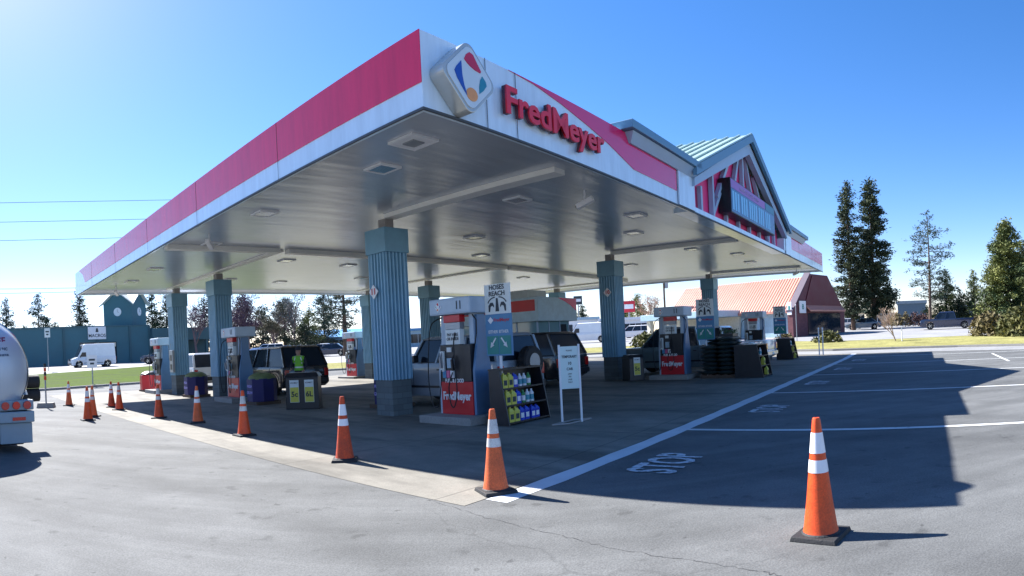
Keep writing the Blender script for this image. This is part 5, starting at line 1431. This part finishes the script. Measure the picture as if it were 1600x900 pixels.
conifer('pine_tree', 8.0, .2, fp(3.1,.62), 18, fir_n, 150, 34, .2, .3, label='dark green bushy pine partly hidden behind the big olive pine', loc=T_(1610,54))
# shrubs
def shrub(name, px, d, w, h, mat, label, seed, n=500, group=None):
    rg = random.Random(seed); p = at(px, d, .12)
    root = thing(name, label, 'shrub', p, 0, group)
    mc = MB(); mb = MB()
    for i in range(7):
        a = rg.uniform(0,2*PI); mb.tube([(0,0,0),(math.cos(a)*w*.3, math.sin(a)*w*.3, h*.7)], [.03,.01], 4)
    for i in range(n):
        a = rg.uniform(0,2*PI); el = rg.uniform(0,PI/2); rr = (.55+.5*rg.random())
        k = 1+.25*noise.noise(Vector((math.cos(a)*2,math.sin(a)*2,el*2+seed)))
        o = Vector((math.cos(a)*math.cos(el)*w/2*rr*k, math.sin(a)*math.cos(el)*w/2*rr*k, math.sin(el)*h*rr*k+.03))
        u_ = Vector((rg.gauss(0,1),rg.gauss(0,1),rg.gauss(0,1)+.3)).normalized()*.16*(w/2+.3); w_ = u_.cross(Vector((rg.gauss(0,1),rg.gauss(0,1),rg.gauss(0,1)))).normalized()*.06*(w/2+.3)
        mc.v += [tuple(o-w_), tuple(o+w_), tuple(o+u_)]; l = len(mc.v); mc.f.append([l-3,l-2,l-1]); mc.m.append(0)
    mb.build('stems', twig, root); mc.build('foliage', mat, root, fix=False)
    return root
shrub('shrub', 1225, 50, 1.6, .65, rust_n, 'low dark rusty shrub at the bank corner beside the racks', 1)
shrub('shrub', 1293, 46, 2.2, .75, bush_n, 'low olive shrub on the dry lawn before the bank entrance', 2, 800)
shrub('shrub', 1546, 47, 3.4, 1.6, rust_n, 'brownish shrub mass at the foot of the big olive pine', 3, 1300)
shrub('shrub', 1592, 45, 3.4, 1.9, bush_n, 'olive yellow shrub mass at the edge of the dry lawn', 4, 1300)
for i, px in enumerate((1402, 1416, 1430, 1444)):
    shrub('shrub', px, 84, 2.2, 1.7, rust_n if i < 2 else leaf_mat('purple_shrub_leaves', (.06,.03,.04), (.12,.07,.06), 1.5), ['first and leftmost','second','third','last'][i]+' rounded shrub in the row before the slate building', 20+i, 500, 'shrubs before the slate building')
shrub('shrub', 1008, 52, 2.4, 1.1, bush_n, 'round olive shrub on the lawn seen between the middle column and its pump', 6, 700)
# bare trees
def bare_tree(px, d, h, spread, label, seed, mat, lv=5, r0=.16, dense=1, leaves=None, lean=0.0, base=0.0, tf=.33):
    rg = random.Random(seed); p = at(px, d, 0)
    root = thing('bare_tree', label, 'tree', p, 0)
    mb = MB(); mt = MB(); ml = MB()
    def br(p0, dr, ln, r, k):
        dr = dr.normalized(); p1 = p0+dr*ln*.5+Vector((rg.gauss(0,.03),rg.gauss(0,.03),0))*ln; p2 = p1+(dr+Vector((rg.gauss(0,.12),rg.gauss(0,.12),.05))).normalized()*ln*.5
        (mb if k == 0 else mt).tube([p0,p1,p2], [r,r*.8,r*.6], 6 if k == 0 else 3, cap=False)
        if k >= lv:
            if leaves:
                for _ in range(9):
                    o = p2+Vector((rg.gauss(0,.2),rg.gauss(0,.2),rg.gauss(0,.2))); u_ = Vector((rg.gauss(0,1),rg.gauss(0,1),rg.gauss(0,1))).normalized()*.16; w_ = u_.cross(Vector((rg.gauss(0,1),rg.gauss(0,1),rg.gauss(0,1)))).normalized()*.07
                    ml.v += [tuple(o-w_), tuple(o+w_), tuple(o+u_)]; l = len(ml.v); ml.f.append([l-3,l-2,l-1]); ml.m.append(0)
            return
        for j in range(3+dense if k < lv-1 else 3):
            t = rg.uniform(.3,1.0); q = p0.lerp(p1, t*2) if t < .5 else p1.lerp(p2, t*2-1)
            a = rg.uniform(0,2*PI); s = spread*(.7+.5*rg.random())
            nd = (dr+Vector((math.cos(a)*s, math.sin(a)*s, rg.uniform(-.05,.45))))
            br(q, nd, ln*rg.uniform(.55,.78), max(r*.5,.012), k+1)
    br(Vector((0,0,base)), Vector((lean,0,1)), h*tf, r0, 0)
    mb.build('trunk', mat, root, smooth=True); mt.build('branches', mat, root, fix=False)
    if leaves: ml.build('crown', leaves, root, fix=False)
    return root
bare_tree(1400, 44, 4.3, .55, 'young bare tree with thin pale twigs on the dry lawn', 31, twigl, 4, .05, 1, lean=-.45)
purp = leaf_mat('purple_budding_leaves', (.07,.04,.07), (.13,.08,.12), 1)
bare_tree(388, 78, 11.5, .75, 'purple grey budding tree beside the second column', 32, twig, 5, .2, 1, leaves=purp)
bare_tree(430, 84, 11.5, .75, 'grey bare tree next to the purple budding tree', 33, twig, 5, .2, 1, leaves=leaf_mat('olive_buds', (.08,.08,.05), (.14,.13,.08), 1))
bare_tree(462, 80, 11.0, .6, 'bare open tree directly above the black SUV roof', 34, twig, 4, .16, 1, leaves=leaf_mat('grey_green_buds', (.09,.11,.11), (.16,.18,.17), 1))
bare_tree(308, 88, 12.0, .7, 'bare dark tree between the two far front columns', 35, twig, 4, .2, 1, leaves=purp)
conifer('pine_tree', 11.0, 3.0, lambda t: 3.6*(.6+.4*math.sin(PI*t))*(1 if t < .8 else (1-t)/.2), 41, pine_n, 60, 14, .24, .34, label='large pine with thick bare trunk beside the hidden middle columns', loc=T_(540,70), droop=.05)
conifer('pine_tree', 4.0, .2, fp(2.2,.5), 42, fir_n, 60, 16, .2, .14, label='short dark round conifer beside the blue roofed building', loc=T_(477,74))
for i, (px, d, h, w, k, lb) in enumerate(((12,112,12.2,3.4,pine_n,'pine with flat crown above the tank truck'),(62,112,12.8,4.4,pine_n,'broad triangular pine above the teal store'),(40,120,7.5,3.4,oliv_n,'low pine filling between the two pines above the truck'),(88,118,7.5,2.8,oliv_n,'low pine at the foot of the broad triangular pine'),(127,112,13.9,2.6,fir_n,'narrow dark pine above the store sign'),(240,112,13.0,3.0,fir_n,'dark pine just behind the clock tower'),(262,118,12.5,3.4,fir_n,'dark pine behind the arcade beside the third column'),(508,110,11.5,3.6,pine_n,'distant pine left of the large thick trunked pine'))):
    conifer('pine_tree', h, 1.0, fp(w,.75), 50+i, k, 70, 18, .34, .25, label=lb, loc=T_(px, d))
for i, (px, d, h, w, k, lb) in enumerate(((900,150,6.0,2.2,oliv_n,'small far pine seen right of the kiosk'),(912,150,8.0,2.2,pine_n,'taller far pine seen beside the middle front column'),(998,120,8.2,3.0,oliv_n,'green far tree left of the rusty far tree'),(980,130,6.2,2.6,oliv_n,'small green far tree close to the middle column'),(1440,150,5,4,fir_n,'low far conifer behind the slate building'),(700,130,7,3,fir_n,'far conifer hidden behind the white SUV'))):
    conifer('pine_tree', h, .6, fp(w,.7), 70+i, k, 60, 16, .34, .2, label=lb, loc=T_(px, d))
bare_tree(1016, 112, 10.5, .5, 'tall rusty leafed far tree left of the utility pole', 36, twigl, 4, .2, 1, leaves=leaf_mat('rusty_leaves', (.25,.13,.09), (.38,.22,.15), 1))
for i, (px, d, h, w, k, lb) in enumerate(((376,100,9.5,3.4,fir_n,'dark conifer behind the purple budding tree'),(412,98,8.0,3.4,pine_n,'broad conifer between the two budding trees'),(446,100,9.0,3.0,fir_n,'dark conifer above the front of the black SUV'),(484,104,7.5,3.0,oliv_n,'olive conifer right of the bare open tree'),(322,100,10.0,3.2,pine_n,'conifer just left of the second ribbed column'))):
    conifer('pine_tree', h, .4, fp(w,.6), 90+i, k, 60, 16, .34, .25, label=lb, loc=T_(px, d))
# ------------------------------------------------------------------ other buildings and parked cars
def lowbuild(px0, px1, d, h, wallm, roofm, label, ov=.4, dp=12, wins=3, gable=False):
    a = at(px0, d); b = at(px1, d); w = math.hypot(b[0]-a[0], b[1]-a[1])
    root = thing('low_building', label, 'building', (a[0],a[1],G(d)), along(a,b))
    MB().box(0,w,0,dp,0,h).build('wall', wallm, root)
    if gable: MB().prism([(-ov,h+.002),(dp+ov,h+.002),(dp/2,h+1.6)], -ov, w+ov, 'x').build('roof', roofm, root)
    else: MB().box(-ov,w+ov,-ov,dp+ov,h+.002,h+.45).build('roof', roofm, root)
    for i in range(wins):
        x = w*(i+.5)/wins; f = MB().box(x-w*.12,x+w*.12,-.03,-.002,h*.25,h*.78).build('window', glassd, root)
        MB().box(x-.03,x+.03,-.05,-.031,h*.25,h*.78).build('mullion', white, f)
    return root
bluer = pm('bright_blue_roof', (.08,.28,.55), .5, 0, .06, 1)
lowbuild(485, 575, 112, 2.6, blued, bluer, 'low building with a broad blue roof past the black SUV', .8, 14, 5, True)
lowbuild(578, 760, 120, 3.2, palew, bluer, 'long low pale building behind the hidden middle columns', .5, 14, 6)
lowbuild(940, 1012, 108, 3.0, white, white, 'white low building beyond the lawn left of the utility pole', .5, 12, 4)
lowbuild(880, 935, 108, 3.4, white, palew, 'white low building seen between the kiosk and middle column', .4, 12, 3)
lowbuild(1404, 1448, 96, 3.4, pm('slate_building', (.09,.14,.18), .7), pm('slate_roof', (.2,.26,.3), .6), 'square slate blue building behind the row of shrubs', .2, 12, 0)
lowbuild(1302, 1352, 108, 2.4, creamw, pm('moss_roof', (.2,.24,.14), .8), 'cream building with a flat moss coloured roof past the bank', .6, 12, 4)
lowbuild(1498, 1560, 110, 2.8, pm('mauve_grey_wall', (.3,.28,.32), .7), grey, 'grey building glimpsed behind the small conifers', .4, 12, 5)
lowbuild(1362, 1402, 100, 1.7, pm('tan_fence_wall', (.4,.3,.22), .8), pm('tan_coping', (.45,.36,.28), .8), 'low tan service building between the bank and slate building', .1, 6, 2)
def parked(kind, name, px, d, paint, label, yaw, L=4.6, H=1.45, cat='car'):
    p = at(px, d, .06); vehicle(kind, name, label, cat, paint, p, face_cam(p)+yaw, L, 1.85, H, lod=1)
parked('sedan','parked_car',1350, 78, blue_car, 'slate blue sedan parked at the bank lot under the twin firs', R(88))
parked('sedan','parked_car',1325, 84, silver_car, 'silver car parked partly hidden by the bank entrance', R(70))
parked('pickup','parked_pickup',1481, 66, navy, 'dark navy pickup parked beside the slender pine trunk', R(90), 5.8, 1.85, 'pickup truck')
parked('suv','parked_suv',1520, 84, black_car, 'dark SUV parked under the small pointed conifer', R(60), 4.7, 1.75, 'SUV')
parked('suv','parked_suv',990, 82, white_car, 'white SUV parked past the middle front column', R(85), 5.0, 1.8, 'SUV')
parked('van','parked_van',921, 74, white_car, 'white van parked beside the kiosk and middle column', R(75), 5.5, 2.4, 'van')
parked('sedan','parked_car',968, 90, red_car, 'red car parked just past the middle front column', R(80))
parked('sedan','parked_car',442, 80, blue_car, 'blue car parked under the grey bare tree', R(85))
parked('suv','parked_suv',416, 76, white_car, 'pale SUV parked beside the second pump topper', R(88), 4.8, 1.75, 'SUV')
parked('sedan','parked_car',470, 84, silver_car, 'silver car parked above the black SUV roof', R(88))
parked('sedan','parked_car',502, 82, white_car, 'white car parked before the blue roofed building', R(80))
parked('sedan','parked_car',515, 72, navy, 'dark car parked by the large pine trunk', R(80))
parked('suv','parked_suv',252, 74, navy, 'dark SUV parked beside the teal store corner', R(80), 4.7, 1.75, 'SUV')
# utility pole and poles
def pole(px, d, h, label, arm=False, r=.14):
    p = at(px, d, 0); root = thing('utility_pole', label, 'utility pole', p, face_cam(p))
    MB().tube([(0,0,0),(0,0,h)], [r,r*.7], 10).build('pole', bark, root)
    if arm:
        MB().box(-1.1,1.1,-.08,.04,h-.9,h-.76).build('crossarm', bark, root)
        for x in (-1,-.4,.4,1): MB().lathe([(.05,0),(.07,.06),(.03,.14)], c=(x,-.02,h-.758), n=8).build('insulator', grey, root)
    MB().lathe([(.18,0),(.2,.1),(.2,.7),(.1,.78)], c=(.3,0,h-2.6), n=12).build('transformer', grey, root)
    return root
pole(1041, 70, 8.5, 'dark utility pole rising between the middle pump and the bank', True)
pole(570, 100, 12, 'utility pole hidden behind the middle columns', True)
pole(-260, 60, 22, 'tall utility pole outside the frame carrying the power wires', True)
mbn = 0
pa = at(-260, 60); pb = at(570, 100)
for i, (za, zb, lb) in enumerate(((17.6,27.2,'topmost thin black power wire'),(15.75,24.6,'second thin black power wire'),(14.0,22.1,'third thin black power wire'),(9.6,14.9,'upper wire of the low pair above the trees'),(9.1,14.6,'lower wire of the low pair above the trees'))):
    mb = MB(); pts = []
    for k in range(25):
        t = k/24; pts.append((pa[0]*(1-t)+pb[0]*t, pa[1]*(1-t)+pb[1]*t, za*(1-t)+zb*t-3.2*4*t*(1-t)*.6))
    mb.tube(pts, .024, 5); tag(mb.build('power_wire', dark), lb+' crossing the sky', 'power wire', 'power wires')
# posts near the far corner: white barrier gate and lamp
for i, (px, d, h, lb) in enumerate(((1279,33.5,1.4,'thin white post beside the dry lawn kerb, left of its twin'),(1285,33.5,1.4,'thin white post beside the dry lawn kerb, right of its twin'),(1245,52,3.0,'grey sign post at the brick corner of the bank'),(1409,43,1.1,'short pale stake at the foot of the young bare tree'))):
    p = at(px, d, .05); root = thing('thin_post', lb, 'post', p, 0)
    MB().tube([(0,0,0),(0,0,h)], .035, 8).build('pole', white if i != 2 else grey, root); MB().lathe([(.05,0),(.05,.06),(.02,.09)], c=(0,0,h), n=8).build('cap', white, root)
root = thing('far_sign', 'red and white pylon sign beyond the middle column', 'sign', at(985, 110), face_cam(at(985,110)))
MB().tube([(0,0,0),(0,0,6)], .15, 8).build('pole', grey, root); MB().box(-1.1,1.1,-.2,.2,4.4,6.4).build('panel', textr, root); MB().box(-.8,.8,-.22,-.201,5.0,5.8).build('band', white, root)
root = thing('far_sign', 'dark pylon sign far past the kiosk', 'sign', at(906, 130), face_cam(at(906,130)))
MB().tube([(0,0,0),(0,0,8)], .12, 8).build('pole', grey, root); MB().box(-.9,.9,-.2,.2,7.2,9.0).build('panel', textd, root); MB().box(-.6,.6,-.22,-.201,7.8,8.4).build('band', white, root)
